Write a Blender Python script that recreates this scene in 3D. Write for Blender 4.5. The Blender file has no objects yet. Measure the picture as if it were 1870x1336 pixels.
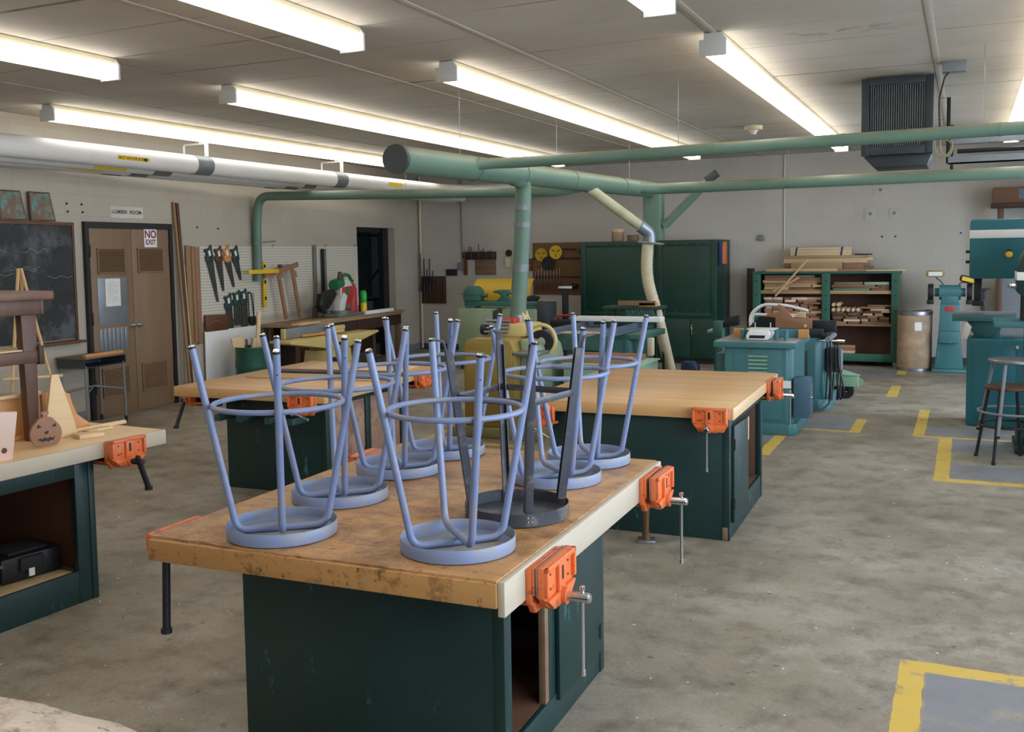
import bpy, bmesh, math, random
from math import pi, sin, cos, radians, atan2, sqrt
from mathutils import Vector, Matrix
random.seed(7)
SC = bpy.context.scene
COL = SC.collection
# ------------------------------------------------------------------ camera
YAW, PITCH, ROLL = 0.4359, -0.0735, -0.0158
fwd = Vector((-sin(YAW)*cos(PITCH), cos(YAW)*cos(PITCH), sin(PITCH)))
rt = Vector((cos(YAW), sin(YAW), 0)); up = rt.cross(fwd)
r2 = rt*cos(ROLL)+up*sin(ROLL); u2 = -rt*sin(ROLL)+up*cos(ROLL)
cam = bpy.data.cameras.new('camera'); cam_o = bpy.data.objects.new('camera', cam); COL.objects.link(cam_o)
M = Matrix((r2, u2, -fwd)).transposed().to_4x4(); M.translation = (0, 0, 1.78)
cam_o.matrix_world = M
cam.sensor_width = 36; cam.lens = 1807.0/1870*36
cam.shift_x = (935-923.2)/1870; cam.shift_y = -(668-593.9)/1870
cam.clip_start = 0.05
SC.camera = cam_o
# ------------------------------------------------------------------ light and exposure
SC.view_settings.view_transform = 'Standard'; SC.view_settings.look = 'None'
SC.view_settings.gamma = 1; SC.view_settings.exposure = 0.14; SC.view_settings.use_curve_mapping = False
W = bpy.data.worlds.new('overcast_sky'); SC.world = W; W.use_nodes = True
bg = W.node_tree.nodes['Background']; bg.inputs[0].default_value = (0.69, 0.82, 1.0, 1); bg.inputs[1].default_value = 10.0
TUBE_COLOR = (1.0, 0.955, 0.87); TUBE_POWER = 5.0
def area(name, loc, rot, sx, sy, portal=False, power=0, col=(1, 1, 1)):
    l = bpy.data.lights.new(name, 'AREA'); l.shape = 'RECTANGLE'; l.size = sx; l.size_y = sy; l.energy = power; l.color = col
    o = bpy.data.objects.new(name, l); COL.objects.link(o); o.location = loc; o.rotation_euler = rot
    if portal: l.cycles.is_portal = True
    return o
# daylight comes in through the open overhead door and the window band of the right wall
area('door_portal', (2.42, 12.0, 1.4), (0, pi/2, 0), 2.8, 3.4, True)
area('window_portal', (2.42, 3.5, 1.85), (0, pi/2, 0), 1.7, 9.0, True)
# ------------------------------------------------------------------ helpers
def c(r, g, b):
    f = lambda v: (v/255/12.92) if v/255 <= 0.04045 else ((v/255+0.055)/1.055)**2.4
    return (f(r), f(g), f(b), 1)
class MB:
    """collects shapes in one bmesh, becomes ONE mesh object"""
    def __init__(s): s.bm = bmesh.new(); s.mi = 0
    def _fin(s, vs, fs, bev=0, M=None):
        for f in fs: f.material_index = s.mi
        if M is not None: bmesh.ops.transform(s.bm, matrix=M, verts=vs)
        if bev:
            es = list({e for f in fs for e in f.edges})
            r = bmesh.ops.bevel(s.bm, geom=es, offset=bev, segments=2, profile=0.5, affect='EDGES')
            for f in r['faces']: f.material_index = s.mi
    def box(s, x0, y0, z0, x1, y1, z1, bev=0, M=None):
        vs = [s.bm.verts.new(p) for p in ((x0,y0,z0),(x1,y0,z0),(x1,y1,z0),(x0,y1,z0),(x0,y0,z1),(x1,y0,z1),(x1,y1,z1),(x0,y1,z1))]
        fs = [s.bm.faces.new([vs[i] for i in q]) for q in ((0,3,2,1),(4,5,6,7),(0,1,5,4),(1,2,6,5),(2,3,7,6),(3,0,4,7))]
        s._fin(vs, fs, bev, M); return s
    def prism(s, poly, a, b, plane='xz', bev=0, M=None):
        mk = {'xz': lambda u, v, w: (u, w, v), 'xy': lambda u, v, w: (u, v, w), 'yz': lambda u, v, w: (w, u, v)}[plane]
        A = [s.bm.verts.new(mk(u, v, a)) for u, v in poly]; B = [s.bm.verts.new(mk(u, v, b)) for u, v in poly]
        n = len(poly); fs = [s.bm.faces.new(A), s.bm.faces.new(B[::-1])]
        for i in range(n): fs.append(s.bm.faces.new([A[(i+1) % n], A[i], B[i], B[(i+1) % n]]))
        bmesh.ops.recalc_face_normals(s.bm, faces=fs)
        s._fin(A+B, fs, bev, M); return s
    def tube(s, pts, r, seg=10, closed=False, cap=True, M=None):
        P = [Vector(p) for p in pts]; n = len(P); R = r if isinstance(r, (list, tuple)) else [r]*n
        T = []
        for i in range(n):
            if closed: t = P[(i+1) % n]-P[i-1]
            else: t = P[min(i+1, n-1)]-P[max(i-1, 0)]
            T.append(t.normalized())
        a = Vector((0, 0, 1)) if abs(T[0].z) < .9 else Vector((1, 0, 0))
        N = (a-T[0]*a.dot(T[0])).normalized(); rings = []; allv = []; fs = []
        for i in range(n):
            if i: N = (N-T[i]*N.dot(T[i])).normalized()
            Bn = T[i].cross(N)
            ring = [s.bm.verts.new(P[i]+(N*cos(2*pi*k/seg)+Bn*sin(2*pi*k/seg))*R[i]) for k in range(seg)]
            rings.append(ring); allv += ring
        for i in range(n if closed else n-1):
            A, B = rings[i], rings[(i+1) % n]
            for k in range(seg): fs.append(s.bm.faces.new([A[k], A[(k+1) % seg], B[(k+1) % seg], B[k]]))
        if cap and not closed: fs.append(s.bm.faces.new(rings[0][::-1])); fs.append(s.bm.faces.new(rings[-1]))
        s._fin(allv, fs, 0, M); return s
    def cyl(s, p0, p1, r0, r1=None, seg=16, cap=True, M=None):
        return s.tube([p0, p1], [r0, r0 if r1 is None else r1], seg, False, cap, M)
    def lathe(s, prof, seg=32, ctr=(0, 0, 0), M=None):
        rings = []; allv = []; fs = []
        for r, z in prof:
            if r < 1e-6: ring = [s.bm.verts.new((ctr[0], ctr[1], ctr[2]+z))]
            else: ring = [s.bm.verts.new((ctr[0]+r*cos(2*pi*k/seg), ctr[1]+r*sin(2*pi*k/seg), ctr[2]+z)) for k in range(seg)]
            rings.append(ring); allv += ring
        for A, B in zip(rings, rings[1:]):
            for k in range(seg):
                k2 = (k+1) % seg
                if len(A) == 1 and len(B) == 1: continue
                q = [A[0], B[k2], B[k]] if len(A) == 1 else ([A[k], A[k2], B[0]] if len(B) == 1 else [A[k], A[k2], B[k2], B[k]])
                fs.append(s.bm.faces.new(q))
        s._fin(allv, fs, 0, M); return s
    def sheet(s, pts, M=None):
        vs = [s.bm.verts.new(p) for p in pts]; f = s.bm.faces.new(vs); s._fin(vs, [f], 0, M); return s
    def done(s, name, mats, parent=None, label=None, loc=None, rz=0, rot=None, smooth=True):
        me = bpy.data.meshes.new(name); bmesh.ops.recalc_face_normals(s.bm, faces=s.bm.faces[:]); s.bm.to_mesh(me); s.bm.free()
        for m in (mats if isinstance(mats, (list, tuple)) else [mats]): me.materials.append(m)
        if smooth:
            for p in me.polygons: p.use_smooth = True
            me.set_sharp_from_angle(angle=radians(38))
        o = bpy.data.objects.new(name, me); COL.objects.link(o)
        if parent: o.parent = parent
        if loc: o.location = loc
        o.rotation_euler = rot if rot else (0, 0, rz)
        if label: o['label'] = label
        return o
def tag(o, label, cat, group=None):
    o['label'] = label; o['category'] = cat
    if group: o['group'] = group
    return o
def thing(name, label, cat, loc=(0, 0, 0), rz=0, group=None, rot=None):
    o = bpy.data.objects.new(name, None); COL.objects.link(o); o.empty_display_size = .1
    o.location = loc; o.rotation_euler = rot if rot else (0, 0, rz)
    return tag(o, label, cat, group)
def struct(o): o['kind'] = 'structure'; return o
def dup(root, loc, rz, label, group=None):
    m = {root: root.copy()}; r = m[root]; COL.objects.link(r); r.location = loc; r.rotation_euler = (0, 0, rz)
    r['label'] = label
    if group: r['group'] = group
    for ch in root.children:
        k = ch.copy(); COL.objects.link(k); k.parent = r
        for g in ch.children:
            d = g.copy(); COL.objects.link(d); d.parent = k
    return r
def arc(cx, cy, r, a0, a1, n=12): return [(cx+r*cos(radians(a0+(a1-a0)*i/n)), cy+r*sin(radians(a0+(a1-a0)*i/n))) for i in range(n+1)]
def bend(pts, r, n=6):
    """polyline with rounded corners"""
    P = [Vector(p) for p in pts]; out = [P[0]]
    for i in range(1, len(P)-1):
        a = (P[i-1]-P[i]); b = (P[i+1]-P[i]); rr = min(r, a.length*.49, b.length*.49)
        A = P[i]+a.normalized()*rr; B = P[i]+b.normalized()*rr
        for k in range(n+1):
            t = k/n; out.append(A*(1-t)**2+P[i]*2*t*(1-t)+B*t*t)
    out.append(P[-1]); return out
def rrect(x0, z0, x1, z1, r, n=4):
    return arc(x1-r, z0+r, r, -90, 0, n)+arc(x1-r, z1-r, r, 0, 90, n)+arc(x0+r, z1-r, r, 90, 180, n)+arc(x0+r, z0+r, r, 180, 270, n)
def text_mesh(name, s, size, mat, parent, loc, rot, ext=.0008, bold=0, sp=1.0):
    cu = bpy.data.curves.new(name, 'FONT'); cu.body = s; cu.size = size; cu.align_x = 'CENTER'; cu.align_y = 'CENTER'; cu.extrude = ext; cu.offset = bold; cu.space_character = sp
    t = bpy.data.objects.new(name, cu); COL.objects.link(t); bpy.context.view_layer.update()
    me = bpy.data.meshes.new_from_object(t); bpy.data.objects.remove(t); me.materials.clear(); me.materials.append(mat)
    o = bpy.data.objects.new(name, me); COL.objects.link(o); o.parent = parent; o.location = loc; o.rotation_euler = rot
    return o
# left wall frame: s along the wall (0 at the double door's near edge), out = distance into the room
TH = pi/2+.0652; UX, UY = cos(TH), sin(TH); NX, NY = UY, -UX
def WL(s, out=0.0, z=0.0): return (-8.746+UX*s+NX*out, 7.88+UY*s+NY*out, z)
YB = 16.15
# ------------------------------------------------------------------ materials
def newmat(name):
    m = bpy.data.materials.new(name); m.use_nodes = True
    nt = m.node_tree; return m, nt, nt.nodes['Principled BSDF']
def N(nt, t, **kw):
    n = nt.nodes.new(t)
    for k, v in kw.items():
        if k.startswith('i_'): n.inputs[int(k[2:])].default_value = v
        else: setattr(n, k, v)
    return n
def coords(nt, scale=(1, 1, 1), rot=(0, 0, 0), src='Object'):
    tc = N(nt, 'ShaderNodeTexCoord'); mp = N(nt, 'ShaderNodeMapping'); mp.inputs['Scale'].default_value = scale; mp.inputs['Rotation'].default_value = rot
    nt.links.new(tc.outputs[src], mp.inputs[0]); return mp.outputs[0]
def noise(nt, vec, scale, detail=3, rough=.55):
    n = N(nt, 'ShaderNodeTexNoise'); n.inputs['Scale'].default_value = scale; n.inputs['Detail'].default_value = detail; n.inputs['Roughness'].default_value = rough
    nt.links.new(vec, n.inputs['Vector']); return n.outputs[0]
def ramp(nt, fac, stops):
    r = N(nt, 'ShaderNodeValToRGB'); e = r.color_ramp.elements
    while len(e) < len(stops): e.new(.5)
    for el, (p, col) in zip(e, stops): el.position = p; el.color = col if len(col) == 4 else (*col, 1)
    nt.links.new(fac, r.inputs[0]); return r.outputs[0]
def mix(nt, fac, a, b, mode='MIX'):
    m = N(nt, 'ShaderNodeMix', data_type='RGBA', blend_type=mode)
    for s, v in ((0, fac), (6, a), (7, b)):
        if hasattr(v, 'is_linked'): nt.links.new(v, m.inputs[s])
        else: m.inputs[s].default_value = v
    return m.outputs[2]
def math_(nt, op, a, b=None, cl=False):
    m = N(nt, 'ShaderNodeMath', operation=op, use_clamp=cl)
    for i, v in enumerate((a, b)):
        if v is None: continue
        if hasattr(v, 'is_linked'): nt.links.new(v, m.inputs[i])
        else: m.inputs[i].default_value = v
    return m.outputs[0]
def bump(nt, bs, h, strength=.2, dist=.01):
    b = N(nt, 'ShaderNodeBump'); b.inputs['Strength'].default_value = strength; b.inputs['Distance'].default_value = dist
    nt.links.new(h, b.inputs['Height']); nt.links.new(b.outputs[0], bs.inputs['Normal'])
BW = ((0, 0, 0, 1), (1, 1, 1, 1))
def plain(name, col, rough=.5, metal=0, var=.12, sc=6, bmp=0, spec=.5, dust=None):
    """one colour with soft mottling; optional dust/wear colour in patches"""
    m, nt, bs = newmat(name); v = coords(nt); n = noise(nt, v, sc, 4)
    lo = tuple(x*(1-var) for x in col[:3])+(1,); hi = tuple(min(1, x*(1+var)) for x in col[:3])+(1,)
    colr = ramp(nt, n, [(.3, lo), (.7, hi)])
    if dust:
        dc, amt, dsc = dust; f = ramp(nt, noise(nt, v, dsc, 6, .7), [(1-amt-.12, BW[0]), (1-amt, BW[1])]); colr = mix(nt, f, colr, dc)
    nt.links.new(colr, bs.inputs['Base Color']); bs.inputs['Roughness'].default_value = rough; bs.inputs['Metallic'].default_value = metal
    bs.inputs['Specular IOR Level'].default_value = spec
    if bmp: bump(nt, bs, noise(nt, v, sc*8, 3), bmp, .004)
    return m
def emis(name, col, strength):
    m, nt, bs = newmat(name); bs.inputs['Base Color'].default_value = (.9, .9, .9, 1); bs.inputs['Emission Color'].default_value = (*col, 1); bs.inputs['Emission Strength'].default_value = strength
    return m
def wood(name, col, dark=.72, axis=0, grain=16, rough=.5, seams=0, blotch=0, blotchc=(0.05, 0.03, 0.02, 1)):
    m, nt, bs = newmat(name)
    sc = [grain]*3; sc[axis] = grain/14
    v = coords(nt, tuple(sc)); n = noise(nt, v, 1.0, 5, .6)
    lo = tuple(x*dark for x in col[:3])+(1,)
    colr = ramp(nt, n, [(.32, lo), (.62, col)])
    v0 = coords(nt); big = noise(nt, v0, 1.6, 2); colr = mix(nt, math_(nt, 'MULTIPLY', big, .35), colr, tuple(x*.8 for x in col[:3])+(1,))
    if seams:   # glued-up strips
        sep = N(nt, 'ShaderNodeSeparateXYZ'); nt.links.new(v0, sep.inputs[0]); other = sep.outputs[1 if axis == 0 else 0]
        t = math_(nt, 'DIVIDE', other, seams); fl = math_(nt, 'FLOOR', t); wn = N(nt, 'ShaderNodeTexWhiteNoise', noise_dimensions='1D'); nt.links.new(fl, wn.inputs['W'])
        tint = ramp(nt, wn.outputs[0], [(0, (.90, .90, .89, 1)), (1, (1.05, 1.03, 1.0, 1))]); colr = mix(nt, 1.0, colr, tint, 'MULTIPLY')
        fr = math_(nt, 'FRACT', t); ln = math_(nt, 'LESS_THAN', fr, .035); colr = mix(nt, math_(nt, 'MULTIPLY', ln, .3), colr, tuple(x*.5 for x in col[:3])+(1,))
    if blotch:
        f1 = ramp(nt, noise(nt, v0, 4.0, 8, .74), [(.66-blotch*.2, BW[0]), (.80-blotch*.16, BW[1])]); colr = mix(nt, math_(nt, 'MULTIPLY', f1, .8), colr, blotchc)
        f3 = ramp(nt, noise(nt, coords(nt, (9, 22, 9), (0, 0, .3)), 1.0, 6, .75), [(.56, BW[0]), (.64, BW[1])]); colr = mix(nt, math_(nt, 'MULTIPLY', f3, .55), colr, tuple(x*.6 for x in blotchc[:3])+(1,))
        f2 = ramp(nt, noise(nt, coords(nt, (30, 60, 30)), 1.0, 4, .7), [(.60, BW[0]), (.66, BW[1])]); colr = mix(nt, math_(nt, 'MULTIPLY', f2, .7), colr, tuple(x*.35 for x in blotchc[:3])+(1,))
    nt.links.new(colr, bs.inputs['Base Color']); bs.inputs['Roughness'].default_value = rough; bump(nt, bs, n, .12, .002)
    return m
def paint(name, col, chip, amt=.34, rough=.42, sc=1.0):
    """old machine or cabinet paint with scratches and chips"""
    m, nt, bs = newmat(name); v = coords(nt)
    base = ramp(nt, noise(nt, v, 2.5, 4), [(.3, tuple(x*.82 for x in col[:3])+(1,)), (.7, col)])
    f = ramp(nt, noise(nt, coords(nt, (11*sc, 11*sc, 3.5*sc), (.2, .35, 0)), 1.0, 7, .74), [(1-amt-.08, BW[0]), (1-amt-.04, BW[1])])
    colr = mix(nt, math_(nt, 'MULTIPLY', f, .5), base, chip)
    nt.links.new(colr, bs.inputs['Base Color']); nt.links.new(ramp(nt, noise(nt, v, 5, 3), [(0, (rough*.8,)*3), (1, (min(1, rough*1.3),)*3)]), bs.inputs['Roughness'])
    bump(nt, bs, noise(nt, v, 30, 3), .06, .003); return m
def block_wall(name, col, axes):
    m, nt, bs = newmat(name); tc = N(nt, 'ShaderNodeTexCoord'); sep = N(nt, 'ShaderNodeSeparateXYZ'); nt.links.new(tc.outputs['Object'], sep.inputs[0])
    cb = N(nt, 'ShaderNodeCombineXYZ'); nt.links.new(sep.outputs[axes[0]], cb.inputs[0]); nt.links.new(sep.outputs[2], cb.inputs[1])
    b = N(nt, 'ShaderNodeTexBrick'); nt.links.new(cb.outputs[0], b.inputs['Vector'])
    b.inputs['Color1'].default_value = col; b.inputs['Color2'].default_value = tuple(x*.965 for x in col[:3])+(1,); b.inputs['Mortar'].default_value = tuple(x*.90 for x in col[:3])+(1,)
    b.inputs['Scale'].default_value = 1; b.inputs['Mortar Size'].default_value = .006; b.inputs['Brick Width'].default_value = .45; b.inputs['Row Height'].default_value = .225; b.inputs['Mortar Smooth'].default_value = .6
    st = ramp(nt, noise(nt, tc.outputs['Object'], .9, 5), [(.25, (.86, .85, .82, 1)), (.7, (1, 1, 1, 1))]); colr = mix(nt, 1, b.outputs[0], st, 'MULTIPLY')
    nt.links.new(colr, bs.inputs['Base Color']); bs.inputs['Roughness'].default_value = .55
    bump(nt, bs, math_(nt, 'SUBTRACT', math_(nt, 'MULTIPLY', noise(nt, tc.outputs['Object'], 40, 3), .3), b.outputs[1]), .12, .003); return m
def ceiling_mat():
    m, nt, bs = newmat('ceiling_panels'); tc = N(nt, 'ShaderNodeTexCoord'); P = tc.outputs['Object']
    sep = N(nt, 'ShaderNodeSeparateXYZ'); nt.links.new(P, sep.inputs[0]); X, Y = sep.outputs[0], sep.outputs[1]
    wob = math_(nt, 'MULTIPLY', noise(nt, P, 1.3, 2), .03)
    ty = math_(nt, 'DIVIDE', math_(nt, 'ADD', math_(nt, 'SUBTRACT', Y, 7.5), wob), .66); fy = math_(nt, 'FRACT', ty)
    tx = math_(nt, 'DIVIDE', math_(nt, 'ADD', X, .24), 1.4); fx = math_(nt, 'FRACT', tx)
    cell = N(nt, 'ShaderNodeCombineXYZ'); nt.links.new(math_(nt, 'FLOOR', tx), cell.inputs[0]); nt.links.new(math_(nt, 'FLOOR', ty), cell.inputs[1])
    wn = N(nt, 'ShaderNodeTexWhiteNoise', noise_dimensions='2D'); nt.links.new(cell.outputs[0], wn.inputs['Vector'])
    wid = math_(nt, 'ADD', .013, math_(nt, 'MULTIPLY', math_(nt, 'POWER', wn.outputs[0], 6), .05))
    ly = math_(nt, 'MULTIPLY', math_(nt, 'LESS_THAN', fy, wid), ramp(nt, noise(nt, P, 1.1, 3, .6), [(.40, (.22, .22, .22, 1)), (.58, BW[1])])); lx = math_(nt, 'LESS_THAN', fx, .010)
    base = ramp(nt, noise(nt, P, .7, 5), [(.3, c(176, 168, 156)), (.7, c(200, 193, 182))])
    st = ramp(nt, noise(nt, coords(nt, (1.2, 4, 1)), 1, 5, .65), [(.62, BW[0]), (.78, BW[1])]); base = mix(nt, math_(nt, 'MULTIPLY', st, .35), base, c(120, 105, 84))
    v = N(nt, 'ShaderNodeVectorMath', operation='SUBTRACT'); nt.links.new(P, v.inputs[0]); v.inputs[1].default_value = (-.75, 7.2, 0)
    mp = N(nt, 'ShaderNodeMapping'); mp.inputs['Scale'].default_value = (1.6, 7, 0); nt.links.new(v.outputs[0], mp.inputs[0])
    ln = N(nt, 'ShaderNodeVectorMath', operation='LENGTH'); nt.links.new(mp.outputs[0], ln.inputs[0])
    fall = math_(nt, 'SUBTRACT', 1.15, ln.outputs['Value'], True); wst = math_(nt, 'MULTIPLY', fall, ramp(nt, noise(nt, P, 9, 4, .7), [(.5, BW[0]), (.66, BW[1])]))
    base = mix(nt, math_(nt, 'MULTIPLY', wst, .8), base, c(86, 68, 40))
    colr = mix(nt, math_(nt, 'MULTIPLY', math_(nt, 'MAXIMUM', ly, math_(nt, 'MULTIPLY', lx, .5)), .92), base, c(46, 42, 38))
    nt.links.new(colr, bs.inputs['Base Color']); bs.inputs['Roughness'].default_value = .85; bump(nt, bs, noise(nt, P, 60, 2), .1, .004); return m
def floor_mat():
    m, nt, bs = newmat('concrete_floor'); tc = N(nt, 'ShaderNodeTexCoord'); P = tc.outputs['Object']
    base = ramp(nt, noise(nt, P, .8, 6, .6), [(.28, c(122, 112, 94)), (.5, c(148, 138, 121)), (.72, c(172, 164, 150))])
    base = mix(nt, math_(nt, 'MULTIPLY', ramp(nt, noise(nt, P, 4.5, 7, .7), [(.47, BW[0]), (.70, BW[1])]), .75), base, c(88, 79, 66))
    base = mix(nt, math_(nt, 'MULTIPLY', ramp(nt, noise(nt, P, 2.3, 6, .68), [(.55, BW[0]), (.7, BW[1])]), .3), base, c(196, 192, 184))
    sp = ramp(nt, noise(nt, P, 16, 5, .62), [(.645, BW[0]), (.675, BW[1])]); base = mix(nt, math_(nt, 'MULTIPLY', sp, .6), base, c(62, 57, 52)); gr = ramp(nt, noise(nt, P, 55, 4, .7), [(.35, (.86, .86, .86, 1)), (.65, (1.08, 1.08, 1.08, 1))]); base = mix(nt, 1, base, gr, 'MULTIPLY')
    fl = ramp(nt, noise(nt, coords(nt, (1, 1, 1), (0, 0, 1)), 22, 2, .5), [(.735, BW[0]), (.745, BW[1])]); base = mix(nt, math_(nt, 'MULTIPLY', fl, .8), base, c(235, 232, 225))
    wobn = N(nt, 'ShaderNodeTexNoise'); wobn.inputs['Scale'].default_value = 9; wobn.inputs['Detail'].default_value = 4; nt.links.new(P, wobn.inputs['Vector'])
    wv = N(nt, 'ShaderNodeVectorMath', operation='SCALE'); nt.links.new(wobn.outputs[1], wv.inputs[0]); wv.inputs['Scale'].default_value = .03
    pw = N(nt, 'ShaderNodeVectorMath', operation='ADD'); nt.links.new(P, pw.inputs[0]); nt.links.new(wv.outputs[0], pw.inputs[1])
    def rects(L):
        out = None
        for x0, x1, y0, y1 in L:
            s = N(nt, 'ShaderNodeVectorMath', operation='SUBTRACT'); nt.links.new(pw.outputs[0], s.inputs[0]); s.inputs[1].default_value = ((x0+x1)/2+.015, (y0+y1)/2+.015, 0)
            a = N(nt, 'ShaderNodeVectorMath', operation='ABSOLUTE'); nt.links.new(s.outputs[0], a.inputs[0])
            d = N(nt, 'ShaderNodeVectorMath', operation='SUBTRACT'); nt.links.new(a.outputs[0], d.inputs[0]); d.inputs[1].default_value = ((x1-x0)/2, (y1-y0)/2, 9)
            q = N(nt, 'ShaderNodeSeparateXYZ'); nt.links.new(d.outputs[0], q.inputs[0])
            k = math_(nt, 'LESS_THAN', math_(nt, 'MAXIMUM', q.outputs[0], q.outputs[1]), 0)
            out = k if out is None else math_(nt, 'MAXIMUM', out, k)
        return out
    grey = rects([(-.10, 1.6, 8.2, 8.75), (-.10, 1.6, 9.3, 9.93), (-.35, 1.6, 10.0, 10.5), (-.12, 1.6, 2.2, 4.42), (-1.42, -1.0, 10.05, 10.85), (-1.9, -.86, 14.3, 15.2), (-1.75, -1.55, 9.2, 9.6)])
    wear = ramp(nt, noise(nt, P, 3, 5, .65), [(.36, BW[0]), (.46, BW[1])])
    base = mix(nt, math_(nt, 'MULTIPLY', math_(nt, 'MULTIPLY', grey, wear), .75), base, c(122, 126, 136))
    yel = rects([(-.20, -.09, 8.1, 9.97), (-.20, 1.6, 8.08, 8.2), (-.43, -.33, 9.95, 11.6), (-.43, 1.6, 9.93, 10.0), (-.23, -.13, 2.2, 4.47), (-.23, 1.6, 4.38, 4.49), (-.86, -.74, 14.7, 15.3), (-.84, -.72, 12.5, 13.5),
                 (-1.45, -.9, 9.95, 10.02), (-1.0, -.9, 9.95, 10.75), (-1.63, -1.52, 8.6, 9.6), (-4.75, -4.0, 10.2, 10.28), (-4.75, -4.68, 8.2, 10.2), (-4.7, -3.6, 8.15, 8.24)])
    yw = ramp(nt, noise(nt, P, 7, 6, .72), [(.34, BW[0]), (.44, BW[1])])
    base = mix(nt, math_(nt, 'MULTIPLY', math_(nt, 'MULTIPLY', yel, yw), .9), base, c(214, 178, 72))
    nt.links.new(base, bs.inputs['Base Color'])
    nt.links.new(ramp(nt, noise(nt, P, 3, 5, .6), [(.3, (.34,)*3), (.7, (.6,)*3)]), bs.inputs['Roughness'])
    bump(nt, bs, noise(nt, P, 25, 4), .06, .004); return m
MT = {}
MT['peggreen'] = plain('worn_peg_paint', c(50, 82, 82), .5, 0, .2, 9); MT['batten'] = plain('ceiling_batten', c(178, 171, 160), .8, 0, .06, 4)
MT['floor'] = floor_mat(); MT['ceil'] = ceiling_mat()
MT['wallB'] = block_wall('painted_block_back', c(196, 190, 180), (0,)); MT['wallL'] = block_wall('painted_block_side', c(190, 183, 170), (1,))
MT['dgreen'] = paint('dark_green_paint', c(17, 50, 48), c(84, 140, 146), .30); MT['dgreen2'] = paint('deep_green_cabinet_paint', c(15, 56, 45), c(60, 104, 90), .26)
MT['teal'] = paint('teal_machine_paint', c(64, 116, 120), c(140, 170, 170), .28); MT['bteal'] = paint('bright_teal_machine_paint', c(38, 112, 124), c(120, 160, 165), .24)
MT['rackg'] = paint('rack_green_paint', c(42, 96, 80), c(120, 150, 130), .28); MT['mint'] = paint('mint_green_paint', c(146, 180, 150), c(190, 205, 180), .28)
MT['pale'] = paint('pale_green_paint', c(142, 158, 128), c(170, 175, 150), .28); MT['seagr'] = paint('sea_green_paint', c(60, 104, 94), c(104, 146, 134), .28)
MT['olive'] = paint('olive_paint', c(150, 126, 58), c(176, 156, 96), .24); MT['cream'] = paint('cream_yellow_paint', c(214, 192, 126), c(224, 208, 164), .26)
def duct_mat(name, col, dust):
    m, nt, bs = newmat(name); v = coords(nt); base = ramp(nt, noise(nt, v, 4, 4), [(.3, tuple(x*.88 for x in col[:3])+(1,)), (.7, col)])
    g = N(nt, 'ShaderNodeNewGeometry'); q = N(nt, 'ShaderNodeSeparateXYZ'); nt.links.new(g.outputs['Normal'], q.inputs[0])
    f = ramp(nt, math_(nt, 'ADD', q.outputs[2], math_(nt, 'MULTIPLY', math_(nt, 'SUBTRACT', noise(nt, v, 5, 5, .7), .5), 1.2)), [(.25, BW[0]), (.95, BW[1])])
    nt.links.new(mix(nt, math_(nt, 'MULTIPLY', f, .75), base, dust), bs.inputs['Base Color']); bs.inputs['Roughness'].default_value = .5; return m
MT['duct'] = duct_mat('green_duct_paint', c(100, 128, 112), c(146, 140, 114)); MT['ductw'] = plain('dusty_cream_duct', c(176, 176, 140), .55, 0, .12, 8)
MT['flex'] = plain('flex_hose_cloth', c(196, 184, 154), .75, 0, .08, 12)
MT['blue'] = plain('powder_blue_enamel', c(116, 130, 164), .38, 0, .06, 25, .04, .5, (c(132, 134, 146), .38, 9)); MT['bluepan'] = plain('powder_blue_pan', c(122, 136, 168), .45, 0, .06, 14, .04, .5, (c(132, 134, 142), .40, 8))
MT['greypan'] = plain('grey_stool_inside', c(126, 130, 142), .5, 0, .1, 9, .04, .5, (c(150, 146, 136), .42, 7)); MT['dkmetal'] = plain('dark_grey_enamel', c(62, 64, 72), .4, .2, .12, 12, .05, .5, (c(110, 104, 98), .34, 9)); MT['chrome'] = plain('chrome', c(214, 216, 220), .18, 1, .04, 9); MT['steel'] = plain('brushed_steel', c(150, 152, 155), .38, .85, .1, 14); MT['iron'] = plain('black_iron', c(38, 38, 42), .5, .3, .15, 12)
MT['orange'] = plain('orange_vise_paint', c(222, 112, 58), .42, 0, .09, 14, .05, .5, (c(120, 70, 44), .33, 16)); MT['white'] = plain('white_paint', c(226, 226, 224), .5, 0, .04, 4); MT['black'] = plain('black_paint', c(24, 23, 24), .5, 0, .1, 6); MT['rubber'] = plain('black_rubber', c(28, 28, 30), .75, 0, .1, 9)
MT['maple'] = wood('maple_butcher_block', c(214, 168, 112), .82, 0, 10, .38, .09); MT['maple2'] = wood('fresh_maple', c(220, 184, 138), .86, 1, 10, .42); MT['worn'] = wood('worn_bench_top', c(196, 146, 92), .70, 0, 12, .40, 0, .95, c(104, 70, 44)); MT['pine'] = wood('pine', c(222, 190, 142), .84, 0, 14, .5); MT['pinez'] = wood('pine_upright', c(214, 178, 126), .82, 2, 14, .5)
MT['strip'] = wood('pale_edge_strip', c(194, 180, 158), .86, 1, 12, .55); MT['oakedge'] = wood('oak_edge', c(192, 142, 84), .76, 0, 12, .45, 0, .3, c(96, 60, 34)); MT['brown'] = wood('dark_stained_wood', c(94, 62, 40), .7, 2, 14, .45); MT['brownx'] = wood('dark_stained_wood_flat', c(112, 78, 56), .7, 0, 14, .45)
MT['lumz'] = wood('leaning_lumber', c(156, 122, 84), .72, 2, 14, .6); MT['lumx'] = wood('rough_lumber', c(178, 146, 106), .7, 0, 14, .6); MT['lumd'] = wood('grey_brown_lumber', c(136, 108, 82), .66, 0, 14, .65); MT['lumr'] = wood('reddish_lumber', c(160, 116, 88), .7, 0, 14, .6); MT['lump'] = wood('pale_lumber', c(216, 190, 150), .8, 0, 14, .6); MT['ply'] = wood('plywood_sheet', c(196, 160, 112), .84, 0, 8, .55)
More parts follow.
